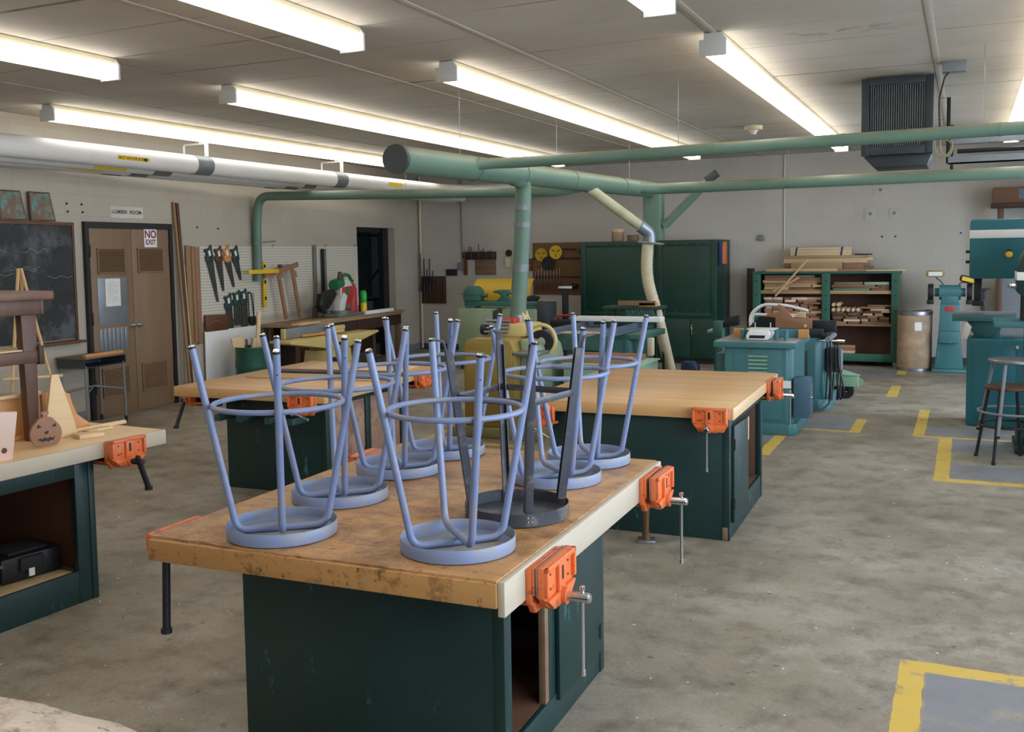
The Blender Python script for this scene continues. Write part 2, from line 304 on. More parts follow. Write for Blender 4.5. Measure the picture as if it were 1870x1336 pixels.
MT['doorw'] = wood('brown_door_veneer', c(134, 108, 82), .86, 2, 9, .5); MT['inside'] = wood('bare_cabinet_inside', c(96, 62, 44), .7, 2, 8, .6); MT['panelb'] = plain('pink_brown_hardboard', c(176, 142, 120), .6, 0, .12, 5, 0, .4, (c(140, 104, 84), .42, 4))
MT['oranwood'] = wood('orange_pine', c(206, 146, 84), .82, 2, 10, .45); MT['pink'] = wood('pinkish_pine', c(228, 196, 178), .9, 2, 8, .5); MT['pumpkin'] = wood('pumpkin_plywood', c(156, 112, 82), .86, 0, 10, .55)
MT['board'] = plain('chalkboard', c(44, 46, 48), .6, 0, .25, 3, 0, .4, (c(84, 86, 88), .38, 2.4)); MT['chalk'] = plain('chalk_dust', c(150, 152, 150), .9); MT['peg'] = None
MT['yellow'] = plain('yellow_sticker', c(238, 198, 40), .5, 0, .05, 8); MT['ylevel'] = plain('yellow_level_paint', c(226, 186, 40), .4, 0, .08, 8); MT['yshield'] = plain('yellow_shield', c(196, 160, 36), .5, 0, .1, 5); MT['paper'] = plain('white_paper', c(226, 224, 216), .8, 0, .04, 5); MT['red'] = plain('red_paint', c(180, 44, 44), .5, 0, .08, 8); MT['maroon'] = plain('maroon_ink', c(118, 20, 30), .6)
MT['pipew'] = plain('white_pipe_jacket', c(226, 224, 220), .5, 0, .04, 3); MT['tape'] = plain('silver_duct_tape', c(120, 126, 128), .45, .3, .12, 12); MT['grey'] = plain('grey_enamel', c(120, 126, 130), .5, 0, .08, 6); MT['dgrey'] = plain('charcoal_enamel', c(58, 64, 68), .5, 0, .1, 6); MT['aluminium'] = plain('bare_aluminium', c(150, 152, 150), .4, .7, .1, 9); MT['galv'] = plain('galvanised_sheet', c(142, 150, 158), .42, .6, .12, 6)
MT['bwhite'] = plain('white_light_housing', c(206, 206, 200), .5, 0, .05, 4); MT['tan'] = plain('cream_light_housing', c(210, 196, 166), .6, 0, .06, 4); MT['lens'] = emis('lit_diffuser', TUBE_COLOR, TUBE_POWER)
MT['drum'] = plain('brown_fibre_drum', c(176, 148, 120), .7, 0, .12, 5, 0, .4, (c(150, 130, 108), .46, 3)); MT['blued'] = plain('navy_blue_paint', c(40, 54, 96), .5); MT['bluegrey'] = plain('blue_grey_steel', c(94, 106, 124), .45, .3, .1, 8); MT['desk'] = wood('grey_brown_desk', c(112, 98, 84), .8, 0, 9, .45)
MT['saw'] = plain('dull_saw_blade', c(78, 78, 76), .45, .5, .15, 8); MT['sawh'] = plain('dark_green_saw_handle', c(36, 62, 58), .5, 0, .1, 9); MT['hallw'] = plain('hall_blue_grey_wall', c(128, 142, 148), .6, 0, .05, 3); MT['green'] = plain('bright_green_casting', c(40, 112, 72), .45, 0, .1, 8); MT['cord'] = plain('tan_cable', c(150, 138, 104), .7)
MT['toolb'] = wood('brown_tool_board', c(122, 88, 56), .74, 0, 9, .6); MT['rackd'] = wood('dark_rack_wood', c(64, 42, 34), .7, 2, 9, .6); MT['amber'] = plain('amber_plastic', c(232, 188, 60), .4)
def peg_mat():
    m, nt, bs = newmat('pegboard'); tc = N(nt, 'ShaderNodeTexCoord'); sep = N(nt, 'ShaderNodeSeparateXYZ'); nt.links.new(tc.outputs['Object'], sep.inputs[0])
    fx = math_(nt, 'SUBTRACT', math_(nt, 'FRACT', math_(nt, 'DIVIDE', sep.outputs[0], .0381)), .5); fz = math_(nt, 'SUBTRACT', math_(nt, 'FRACT', math_(nt, 'DIVIDE', sep.outputs[2], .0381)), .5)
    d = math_(nt, 'ADD', math_(nt, 'MULTIPLY', fx, fx), math_(nt, 'MULTIPLY', fz, fz)); h = math_(nt, 'LESS_THAN', d, .03)
    nt.links.new(mix(nt, h, c(206, 200, 184), c(58, 54, 48)), bs.inputs['Base Color']); bs.inputs['Roughness'].default_value = .6; return m
MT['peg'] = peg_mat(); MT['heater'] = plain('dark_heater_enamel', c(44, 52, 56), .5, 0, .08, 6)
# ------------------------------------------------------------------ room
struct(MB().box(-11.5, -3.2, -.15, 3.6, 16.5, 0).done('floor', MT['floor']))
struct(MB().box(-11.5, -3.2, 3.25, 3.6, 16.5, 3.4).done('ceiling', MT['ceil']))
struct(MB().box(-9.6, YB, 0, 3.6, YB+.2, 3.25).done('wall_back', MT['wallB']))
struct(MB().box(-8.6, -3.2, 0, 3.6, -3.0, 3.25).done('wall_front', MT['wallB']))
m = MB(); DO0, DO1, DOH = 5.98, 7.32, 2.24     # doorway at the far end of the left wall
for a, b, z0, z1 in ((-11.2, DO0, 0, 3.25), (DO1, 8.6, 0, 3.25), (DO0, DO1, DOH, 3.25)):
    m.box(a, 0, z0, b, .22, z1)
wl = m.done('wall_left', block_wall('painted_block_left', c(182, 173, 158), (0,)), None, None, WL(0), TH); struct(wl)
m = MB()                                        # right wall, open overhead door and window band (out of view)
m.box(2.3, -3.2, 0, 2.5, -1.0, 3.25); m.box(2.3, 8.0, 0, 2.5, 10.3, 3.25); m.box(2.3, 13.7, 0, 2.5, 16.3, 3.25)
m.box(2.3, 10.3, 2.8, 2.5, 13.7, 3.25); m.box(2.3, -1, 0, 2.5, 8, 1.0); m.box(2.3, -1, 2.7, 2.5, 8, 3.25)
struct(m.done('wall_right', MT['wallL']))
m = MB()
for i in range(8): m.box(2.37, -1+i*9/7-.025, 1.0, 2.43, -1+i*9/7+.025, 2.7)
m.box(2.37, -1, 1.0, 2.43, 8, 1.05); m.box(2.37, -1, 2.65, 2.43, 8, 2.7); m.box(2.37, -1, 1.83, 2.43, 8, 1.88)
struct(m.done('window_1', MT['grey']))
struct(MB().box(2.5, -6, -.16, 14, 20, -.04).done('ground', plain('outside_concrete', c(190, 192, 190), .8)))
# hall behind the doorway
hall = MB(); hall.box(5.2, .22, 0, 5.3, 2.6, 2.9); hall.box(11.0, .22, 0, 11.1, 2.6, 2.9); hall.box(5.2, 2.5, 0, 11.1, 2.6, 2.9); hall.box(5.2, .2, 2.8, 11.1, 2.6, 2.9); hall.box(8.4, .2, 0, 11.1, .24, 2.9)
struct(hall.done('wall_hall', MT['hallw'], None, None, WL(0), TH))
struct(MB().box(5.2, .22, -.1, 11.1, 2.6, .01).done('floor_hall', MT['floor'], None, None, WL(0), TH))
hl = bpy.data.lights.new('hall_lamp', 'POINT'); hl.energy = 9; hl.color = (.86, .95, 1); hl.shadow_soft_size = .15
ho = bpy.data.objects.new('hall_lamp', hl); COL.objects.link(ho); ho.location = WL(7.6, -2.1, 2.6)
m = MB(); m.box(DO0, .15, 0, DO0+.05, .22, DOH); m.box(DO1-.22, .12, 0, DO1-.02, .22, DOH); m.box(DO0, .15, DOH-.07, DO1, .22, DOH)
struct(m.done('door_2', MT['black'], None, None, WL(0), TH))
r = thing('stair_railing', 'black pipe handrail seen through the open doorway in the left wall', 'railing', WL(0), TH)
m = MB(); m.tube(bend([(7.15, .85, 1.98), (7.2, .85, 2.14), (8.25, .85, 2.14), (9.5, .85, 2.14)], .08), .022); m.done('upper_rail', MT['black'], r)
m = MB(); m.tube([(6.9, .8, .76), (8.6, .8, 1.74)], .022); m.done('sloping_rail', MT['black'], r)
m = MB(); m.tube([(6.6, .8, .94), (9.0, .8, .94)], .022); m.done('middle_rail', MT['black'], r)
m = MB(); m.tube([(7.42, .8, .01), (7.42, .8, 1.08)], .022); m.done('post', MT['black'], r)
m = MB()
for k in range(5): m.box(8.2+k*.25, 1.5, .01+.17*k, 11.0, 2.5, .01+.17*(k+1))
struct(m.done('stairs', MT['hallw'], None, None, WL(0), TH))
# skirting of dark paint, ceiling battens
struct(MB().box(-9.3, YB-.012, 0, 2.3, YB, .11).done('baseboard_back', MT['dgrey']))
m = MB()
for a, b in ((-6, -.06), (1.46, DO0), (DO1, 8.28)): m.box(a, -.012, 0, b, 0, .12)
struct(m.done('baseboard_left', MT['grey'], None, None, WL(0), TH))
for i, x in enumerate((-7.25, -4.4, -3.0, -1.58, -.24, 1.2)):
    struct(MB().box(x-.022, -3, 3.244, x+.022, YB, 3.25, .002).done('trim_%d' % (i+1), MT['batten']))
# ------------------------------------------------------------------ fluorescent lights
def light(y0, y1):
    t = thing('fluorescent_light', 'x', 'ceiling light')
    L = y1-y0
    prof = [(-.085, 3.19), (-.085, 3.15), (-.062, 3.10), (.062, 3.10), (.085, 3.15), (.085, 3.19)]
    MB().prism(prof, .012, L-.012, 'xz').done('diffuser', MT['lens'], t, smooth=False)
    MB().box(-.062, 0, 3.19, .062, L, 3.246, .004).done('housing', MT['tan'], t)
    e = [(-.092, 3.20), (-.092, 3.145), (-.092, 3.09), (.092, 3.09), (.092, 3.20), (.06, 3.244), (-.06, 3.244), (-.06, 3.20)]
    for y in (-.006, L-.012): MB().prism(e, y, y+.018, 'xz', .002).done('end_cap', MT['bwhite'], t)
    return t
far = light(6.8, 14.45); near = light(-1.9, 5.52)
FX = [-7.93, -5.76, -3.635, -1.585, .50]
FL = ['long lit fluorescent light of the far row, nearest the left wall above the white pipes', 'long lit fluorescent light of the far row, second from the left wall', 'long lit fluorescent light of the far row, above the round duct cap to its right', 'long lit fluorescent light of the far row, just left of the unit heater', 'long lit fluorescent light of the far row, at the right edge beyond the heater']
for i, x in enumerate(FX):
    if i == 0: far.location = (x, 6.8, 0); far['label'] = FL[0]; far['group'] = 'far row of ceiling lights'
    else: dup(far, (x, 6.8, 0), 0, FL[i], 'far row of ceiling lights')
NL = {1: 'lit fluorescent light at the upper left corner, its end pointing at the lumber room wall', 2: 'big lit fluorescent light at the top, left of centre, nearest the camera', 3: 'short visible end of a lit fluorescent light at the top edge, right of centre', 0: 'lit fluorescent light of the near row along the left wall', 4: 'lit fluorescent light of the near row along the right side'}
first = True
for i, x in enumerate(FX):
    if first: near.location = (x, -1.9, 0); near['label'] = NL[i]; near['group'] = 'near row of ceiling lights'; first = False
    else: dup(near, (x, -1.9, 0), 0, NL[i], 'near row of ceiling lights')
# ------------------------------------------------------------------ smoke detectors, heater, ceiling electrical box
t = thing('smoke_detector', 'round cream smoke detector on the ceiling left of the heater', 'smoke detector', (-2.35, 12.2, 3.25))
MB().lathe([(0, -.07), (.05, -.07), (.055, -.05), (.105, -.045), (.11, -.02), (.11, 0)], 24).done('housing', MT['tan'], t)
MB().lathe([(0, -.10), (.03, -.10), (.042, -.07)], 16).done('sensor_cap', MT['bwhite'], t)
H = thing('unit_heater', 'dark grey unit heater with vertical louvres hanging from the ceiling', 'heater', (-.55, 9.25, 2.57), 0)
m = MB(); m.box(-.29, .02, .02, .27, .55, .64, .012); m.done('cabinet', MT['heater'], H)
m = MB(); m.box(-.30, -.02, 0, -.235, .03, .66, .006); m.box(.215, -.02, 0, .28, .03, .66, .006); m.box(-.235, -.02, .595, .215, .03, .66, .006); m.box(-.235, -.02, 0, .215, .03, .075, .006); m.done('front_frame', MT['heater'], H)
m = MB(); m.box(-.235, .035, .075, .215, .04, .595); m.done('grille_back', MT['black'], H)
for k in range(24):
    x = -.225+k*.0186
    MB().box(-.0015, -.012, 0, .0015, .022, .52, 0, Matrix.Translation((x, 0, .075)) @ Matrix.Rotation(.5, 4, 'Z')).done('louver', MT['grey'], H)
m = MB(); m.prism([(-.29, 0), (.27, 0), (.23, -.10), (-.20, -.10)], .05, .55, 'xz', .004); m.done('drip_tray', MT['heater'], H)
for x in (-.26, .25):
    for y in (.06, .48): MB().cyl((x, y, .63), (x, y, .68), .006).done('hanger_rod', MT['steel'], H)
t = thing('junction_box', 'grey electrical box on the ceiling to the right of the heater', 'electrical box', (-.12, 8.85, 3.25))
MB().box(-.08, -.05, -.085, .10, .05, 0, .004).done('box', MT['grey'], t)
m = MB(); m.tube(bend([(-.02, -.03, -.08), (-.06, -.04, -.12), (-.10, -.04, -.30), (-.09, -.04, -.55)], .05), .008, 8); m.done('power_cable', MT['black'], t)
m = MB(); p = []
for k in range(40):
    a = k/39*4*pi; p.append((-.05+.055*cos(a)+.02*sin(a*.5), -.10+.01*sin(a), -.66+.10*sin(a)))
m.tube([(-.16, -.10, -.54), (-.10, -.1, -.58)]+p, .006, 6); m.done('coiled_cable', MT['cord'], t)
# overhead door rails
t = thing('door_track', 'galvanised overhead door track hung below the ceiling at upper right', 'door track', (0, 0, 0))
for n, y in (('near_rail', 10.9), ('far_rail', 13.4)):
    m = MB(); m.box(-.18, y-.03, 2.585, 2.28, y+.03, 2.60); m.box(-.18, y-.03, 2.585, 2.28, y-.024, 2.66); m.box(-.18, y+.024, 2.585, 2.28, y+.03, 2.63); m.done(n, MT['galv'], t)
MB().tube([(-.1, 11.02, 2.72), (2.28, 11.02, 2.72)], .022, 10).done('spring_shaft', MT['iron'], t)
MB().box(-.18, 10.94, 2.79, 2.28, 10.97, 2.86).done('cross_angle', MT['galv'], t)
m = MB(); m.box(-.20, 10.93, 2.60, -.165, 10.936, 3.25); m.box(-.20, 10.93, 2.60, -.194, 10.97, 3.25); m.done('hanger_angle', MT['iron'], t)
m = MB(); m.box(-.2, 13.43, 2.60, -.165, 13.436, 3.25); m.done('hanger_angle', MT['iron'], t)
# ------------------------------------------------------------------ dust collection duct
D = thing('dust_duct', 'green dust collection duct with branches hanging under the ceiling', 'duct', (-4.1, 6.8, 2.53))
def DL(*p): return (p[0]+4.1, p[1]-6.8, p[2]-2.53)
tr = MB(); tr.cyl(DL(-4.1, 6.8, 2.53), DL(-4.1, 13.85, 2.64), .112, .112, 28, False)
for y in (8.15, 9.2, 10.6, 12.4): tr.tube([DL(-4.1, y-.012, 2.53+.0156*(y-6.8)), DL(-4.1, y+.012, 2.53+.0156*(y-6.8))], .118, 28)
tr.done('trunk_duct', MT['duct'], D)
MB().cyl(DL(-4.1, 6.785, 2.53), DL(-4.1, 6.83, 2.53), .116, .116, 28).done('end_cap', MT['dgrey'], D, 'dark grey sheet cap')
MB().tube([DL(*p) for p in bend([(-4.1, 8.0, 2.56), (-3.92, 8.12, 2.585), (-3.7, 8.2, 2.585), (2.28, 8.2, 2.645)], .15)], .049, 18, False, False).done('branch_pipe', MT['duct'], D)
for x in (-2.6, -1.9, -.9, .2): MB().tube([DL(x, 8.2, 2.585+.01*(x+3.7)), DL(x+.02, 8.2, 2.585+.01*(x+3.72))], .052, 18).done('seam_band', MT['duct'], D)
MB().tube([DL(*p) for p in bend([(-4.06, 13.0, 2.63), (-3.8, 13.2, 2.61), (2.28, 13.2, 2.63)], .2)], .073, 16, False, False).done('branch_pipe', MT['duct'], D)
MB().tube([DL(*p) for p in bend([(-4.1, 11.2, 2.56), (-4.4, 11.0, 2.49), (-8.80, 10.97, 2.60), (-8.86, 10.97, 2.3), (-8.87, 10.97, 1.44)], .16)], .06, 16, False, False).done('wall_branch_pipe', MT['duct'], D)
m = MB(); m.tube([DL(*p) for p in bend([(-4.1, 9.0, 2.53), (-4.1, 9.28, 2.50), (-4.11, 9.3, 2.30), (-4.13, 9.3, 1.9), (-4.19, 9.3, 1.12)], .16)], .083, 18, False, False); m.done('drop_pipe', MT['duct'], D)
for p, q in (((-4.118, 9.3, 2.26), (-4.12, 9.3, 2.21)), ((-4.124, 9.3, 2.08), (-4.125, 9.3, 2.03)), ((-4.15, 9.3, 1.66), (-4.154, 9.3, 1.58))): MB().tube([DL(*p), DL(*q)], .0885, 18).done('tape_band', MT['tape'], D)
MB().tube([DL(*p) for p in [(-4.1, 11.2, 2.53), (-3.60, 11.88, 2.03)]], .064, 16, False, False).done('slanted_branch', MT['ductw'], D)
MB().tube([DL(*p) for p in bend([(-3.66, 11.8, 2.09), (-3.57, 11.92, 2.0), (-3.57, 11.93, 1.88)], .1)], .079, 16).done('elbow', MT['galv'], D)
MB().box(-.14, -.10, -.012, .14, .10, .012, .003, Matrix.Translation(DL(-3.55, 11.93, 1.87)) @ Matrix.Rotation(.12, 4, 'Y')).done('blast_gate', MT['aluminium'], D)
m = MB(); pts = bend([(-3.59, 11.93, 1.86), (-3.62, 11.95, 1.45), (-3.50, 12.05, .95), (-3.38, 12.15, .30), (-3.36, 12.2, .1)], .35, 14); pts2 = []; rr = []
for i in range(len(pts)-1):
    a, b = Vector(pts[i]), Vector(pts[i+1]); n = max(1, int((b-a).length/.02))
    for k in range(n): pts2.append(DL(*(a.lerp(b, k/n))))
rr = [.0735 if i % 2 else .0705 for i in range(len(pts2))]
m.tube(pts2, rr, 16); m.done('flex_hose', MT['flex'], D)
m = MB(); m.box(*DL(-4.17, 13.62, 1.93), *DL(-3.93, 13.90, 2.66), .006); m.done('down_duct', MT['duct'], D)
MB().cyl(DL(-3.9, 13.76, 2.12), DL(-3.25, 13.76, 2.74), .06).done('brace_pipe', MT['duct'], D)
MB().box(-.09, -.06, -.05, .09, .06, .05, .004, Matrix.Translation(DL(-3.22, 13.76, 2.78)) @ Matrix.Rotation(-.6, 4, 'Y')).done('motor_box', MT['dgrey'], D)
for x, y, z in ((-4.1, 7.9, 2.67), (-4.1, 10.2, 2.70), (-4.1, 12.8, 2.75), (-2.2, 8.2, 2.67), (.1, 8.2, 2.68), (-2.1, 13.2, 2.69), (.2, 13.2, 2.7), (-6.5, 11, 2.6)):
    MB().cyl(DL(x, y, z-.02), DL(x, y, 3.25), .0025, None, 6).done("hanger_wire", MT["steel"], D)
# ------------------------------------------------------------------ insulated pipes along the left wall
PL = [('insulated_pipe', -8.02, 2.835, .108, 8.95, 'thick white insulated pipe under the ceiling, outermost of four along the left wall'), ('insulated_pipe', -8.225, 2.785, .085, 8.52, 'white insulated pipe, second of four from the room along the left wall'),
      ('insulated_pipe', -8.40, 2.768, .078, 8.36, 'white insulated pipe, third of four from the room along the left wall'), ('insulated_pipe', -8.535, 2.752, .058, 8.12, 'white insulated pipe closest to the left wall, behind the other three')]
for i, (n, x, z, r, yb, lab) in enumerate(PL):
    t = thing(n, lab, 'pipe', (x, 0, z), 0, 'insulated pipes along the left wall')
    y0 = 6.0
    if i == 0: pts = bend([(0, y0, 0), (0, 15.3, 0), (1.75, 15.35, 0)], .8, 10)
    else: pts = [(0, y0, 0), (0, 15.9, 0)]
    MB().tube(pts, r, 22).done('jacket', MT['pipew'], t)
    off = lambda y: 0
    for y in (yb, yb+2.75):
        MB().tube([(off(y), y-.13, 0), (off(y), y+.13, 0)], r+.004, 22).done('tape_band', MT['tape'], t)
    if i < 3:
        # sticker wrapped on the side of the pipe with wording and arrow
        y = 7.85 if i == 0 else yb-.75
        m = MB(); a0 = -.35 if i == 0 else -1.0; ps = [(off(y)+(r+.002)*cos(a0+k*.1), (r+.002)*sin(a0+k*.1)) for k in range(5)]
        for q, w in zip(ps, ps[1:]): m.sheet([(q[0], y-.22, q[1]), (q[0], y+.22, q[1]), (w[0], y+.22, w[1]), (w[0], y-.22, w[1])])
        s = m.done('pipe_label', MT['yellow'], t, 'yellow pipe sticker')
        if i == 0:
            text_mesh('lettering', 'HOT WATER RTN', .043, MT['black'], s, ((r+.004)*cos(-.15), y-.035, (r+.004)*sin(-.15)), (pi/2+.15, 0, pi/2))
            MB().prism([(-.03, -.014), (.0, -.014), (0, -.024), (.03, 0), (0, .024), (0, .014), (-.03, .014)], 0, .001, 'xy', 0, Matrix.Translation(((r+.004)*cos(-.15), y+.165, (r+.004)*sin(-.15))) @ Matrix.Rotation(pi/2, 4, 'Z') @ Matrix.Rotation(pi/2+.15, 4, 'X')).done('arrow', MT['black'], s)
    if i == 0:
        for y in (yb+.12, yb+2.87):
            m = MB(); m.tube(bend([(0, y, r), (0, y, .26), (-.34, y, .26), (-.34, y, .1)], .03), .012, 8); m.cyl((-.1, y, .26), (-.1, y, 3.25-z), .006); m.box(-.02, y-.012, .10, .02, y+.012, .26); m.done('pipe_hanger', MT['white'], t)
        s = MB().sheet([(r+.002, 12.9, -.03), (r+.002, 13.3, -.03), (r+.0005, 13.3, .03), (r+.0005, 12.9, .03)]).done('pipe_label', MT['yellow'], t, 'yellow pipe sticker')
# ------------------------------------------------------------------ workbenches
def vise(parent, loc, rz, w=.21, chrome=True, opening=.035, bar=.25, tilt=0.0):
    """woodworking vise on a bench edge: x along the edge, -y away from the bench, z=0 at the bench top"""
    ch = MT['chrome'] if chrome else MT['iron']
    h = w/2
    m = MB(); m.box(-h, -.022, -.115, h, 0, -.004, .004); m.prism([(-h, -.10), (h, -.10), (h*.75, -.15), (-h*.75, -.15)], -.022, .0, 'xz', .003)
    m.box(-h, -.030, -.085, h, -.022, .0, .002)
    for x in (-.07, .07): m.cyl((x*w/.21, -.03-opening, -.125), (x*w/.21, .12, -.125), .009)
    v = m.done('vise', MT['orange'], parent, 'orange bench vise', loc, rz)
    m = MB(); m.cyl((0, -opening, -.115), (0, .22, -.115), .011); m.box(-.035, .005, -.15, .035, .20, -.085, .004); m.done('slide_body', MT['iron'], v)
    y = -.030-opening
    m = MB()
    poly = [(-h, .002), (-h, -.092), (-h*.93, -.10), (-h*.8, -.122), (-h*.42, -.148), (h*.42, -.148), (h*.8, -.122), (h*.93, -.10), (h, -.092), (h, .002)]
    m.prism(poly, y-.022, y, 'xz', .002)
    for x0, x1, z0, z1 in ((-h, -h*.86, -.09, .002), (h*.86, h, -.09, .002), (-h, h, -.014, .002), (-h*.22, h*.22, -.10, .0)): m.box(x0, y-.034, z0, x1, y-.02, z1, .003)
    m.prism([(-h*.95, -.10), (h*.95, -.10), (h*.55, -.14), (-h*.55, -.14)], y-.036, y-.02, 'xz', .004)
    m.cyl((0, y-.05, -.118), (0, y, -.118), .027, None, 18)
    m.done('front_jaw', MT['orange'], v)
    m = MB(); m.box(-.006, y-.0355, -.065, .006, y-.03, -.022)
    for x in (-h*.6, h*.6):
        for z in (-.03, -.075): m.cyl((x, y-.0235, z), (x, y-.02, z), .0045, None, 8)
    m.done('slot_and_holes', MT['black'], v, 'dark slot and screw holes')
    m = MB(); m.box(-h, y, -.09, h, y+.006, .001, .001); m.done('jaw_liner', MT['steel'], v)
    m = MB(); m.cyl((0, y-.12, -.118), (0, y-.045, -.118), .0165, .015, 16); m.cyl((0, y-.125, -.118), (0, y-.118, -.118), .013, .0165, 16); m.done('screw_end', ch, v)
    d = Vector((sin(tilt), 0, -cos(tilt))); o = Vector((0, y-.098, -.118))
    hr = .0062 if chrome else .0145; m = MB(); m.cyl(o-d*.03, o+d*bar, hr, None, 10); m.lathe([(0, -.010), (.009, -.006), (.009, .006), (0, .010)], 10, tuple(o-d*.03)); m.lathe([(0, -.012), (hr*1.4, -.009), (hr*1.4, .009), (0, .012)], 10, tuple(o+d*bar)); m.done('handle_bar', ch, v)
    return v
def panel(name, x0, y0, z0, x1, y1, z1, mat, parent, bev=.002, label=None): return MB().box(x0, y0, z0, x1, y1, z1, bev).done(name, mat, parent, label)
def ragged_top(x0, x1, y0, y1, z0, z1):
    """bench top with a chewed front edge"""
    m = MB(); rnd = random.Random(3); n = 26; top = []; bot = []
    for i in range(n+1):
        x = x0+(x1-x0)*i/n; top.append((x, y0+(rnd.uniform(0, .010) if .0 < i < n else 0)+(.012 if i < 6 else 0))); bot.append((x, z0+rnd.uniform(-.004, .012)))
    poly = top+[(x1, y1), (x0, y1)]
    m.prism(poly, z0+.012, z1, 'xy', .0025)
    return m
# --- the near bench with the stools on it
B = thing('workbench', 'near workbench with worn wooden top carrying the upturned stools, dark green cabinet below', 'workbench', (-1.885, 3.40, 0), .0244, 'shop workbenches')
ragged_top(-.665, .645, -.89, .89, .757, .83).done('bench_top', MT['worn'], B)
m = MB(); m.box(-.66, -.895, .748, .645, -.868, .822, .004); m.done('front_edge_board', MT['oakedge'], B)
m = MB(); m.box(.645, -.885, .722, .668, .89, .827, .003); m.done('side_edge_board', MT['strip'], B, 'pale scuffed board along the right edge')
m = MB(); m.box(.55, -.80, .735, .645, -.70, .757); m.done('shim', MT['inside'], B)
CX0, CX1, CY0, CY1 = -.542, .515, -.55, .49
panel('front_panel', CX0, CY0, .0, CX1-.035, CY0+.02, .757, MT['dgreen'], B)
panel('back_panel', CX0, CY1-.02, .0, CX1-.02, CY1, .757, MT['dgreen'], B)
panel('left_panel', CX0, CY0+.02, .0, CX0+.02, CY1-.02, .757, MT['dgreen'], B)
panel('cabinet_floor', CX0+.02, CY0+.02, .10, CX1-.02, CY1-.02, .125, MT['inside'], B)
panel('bottom_rail', CX1-.02, CY0+.0, .0, CX1, CY1, .125, MT['dgreen'], B)
panel('top_rail', CX1-.02, CY0, .69, CX1, CY1, .757, MT['dgreen'], B)
panel('corner_post', CX1-.035, CY0-.004, .0, CX1+.002, CY0+.055, .757, MT['dgreen'], B)
panel('corner_post', CX1-.035, CY1-.045, .0, CX1+.004, CY1+.004, .757, MT['dgreen'], B)
panel('middle_post', CX1-.03, CY0+.375, .125, CX1-.003, CY0+.41, .70, MT['lumd'], B, .002, 'bare wooden stile')
panel('fixed_panel', CX1-.018, CY0+.41, .125, CX1-.002, CY0+.475, .70, MT['dgreen'], B)
dr = panel('door', CX1-.004, CY0+.48, .10, CX1+.014, CY1-.06, .74, MT['dgreen'], B)
for z in (.16, .60): MB().box(CX1+.012, CY1-.085, z, CX1+.018, CY1-.06, z+.06).done('hinge', MT['black'], dr)
vise(B, (.668, -.60, .825), pi/2, .26, True, .010, .24)
vise(B, (.668, .66, .828), pi/2, .27, True, .02, .26)
vv = vise(B, (-.668, -.73, .826), -pi/2, .26, False, .0, .31, .05)
for q in [vv]+list(vv.children): q.data.transform(Matrix.Translation((0, .064, .04)) if q.name.startswith('handle_bar') else Matrix.Diagonal((1, .5, .64, 1)))
vise(B, (-.668, .60, .830), -pi/2, .22, False, .01, .26, .05)
# --- right bench
B = thing('workbench', 'right workbench with clean pale maple top, standing behind the near bench', 'workbench', (-1.95, 6.76, 0), .0244, 'shop workbenches')
MB().box(-.68, -.895, .757, .67, .895, .83, .004).done('bench_top', MT['maple'], B)
m = MB(); m.box(.67, -.895, .757, .684, .895, .828, .003); m.done('side_edge_board', MT['maple2'], B)
CX0, CX1, CY0, CY1 = -.50, .645, -.83, .38
panel('front_panel', CX0, CY0, .0, CX1-.03, CY0+.02, .757, MT['dgreen'], B); panel('back_panel', CX0, CY1-.02, .0, CX1-.02, CY1, .757, MT['dgreen'], B)
panel('left_panel', CX0, CY0+.02, .0, CX0+.02, CY1-.02, .757, MT['dgreen'], B); panel('cabinet_floor', CX0+.02, CY0+.02, .14, CX1-.02, CY1-.02, .16, MT['inside'], B)
panel('inner_wall', CX0+.03, CY1-.05, .16, CX1-.03, CY1-.022, .75, MT['inside'], B)
panel('bottom_rail', CX1-.02, CY0, .0, CX1, CY1, .16, MT['dgreen'], B); panel('top_rail', CX1-.02, CY0, .70, CX1, CY1, .757, MT['dgreen'], B)
m = MB(); m.box(CX1-.04, CY0-.004, .0, CX1+.003, CY0+.045, .757, .003); m.done('corner_post', MT['dgreen'], B)
m = MB(); m.box(CX1-.042, CY0-.0055, .0, CX1-.006, CY0+.02, .085, .006); m.done('worn_corner', MT['lumd'], B, 'bare worn wood at the foot of the corner')
m = MB(); m.box(CX1-.04, CY1-.05, .0, CX1+.004, CY1+.004, .757, .003); m.done('corner_post', MT['dgreen'], B)
dr = MB().box(0, 0, .10, .018, .40, .70, .002).done('door', MT['dgreen'], B, None, (CX1+.004, CY0+.055, 0), -.04)
for z in (.18, .55): MB().box(.016, 0, z, .022, .02, z+.07).done('hinge', MT['black'], dr)
m = MB(); m.box(-.002, .385, .55, .02, .405, .70, .002); m.done('chipped_edge', MT['pine'], dr)
vise(B, (.55, -.895, .832), 0, .205, True, .005, .24)
vise(B, (.684, .46, .84), pi/2, .24, True, .02, .20, -.05)
vise(B, (-.55, -.86, .80), -.35, .2, True, .02, .2, 1.2)
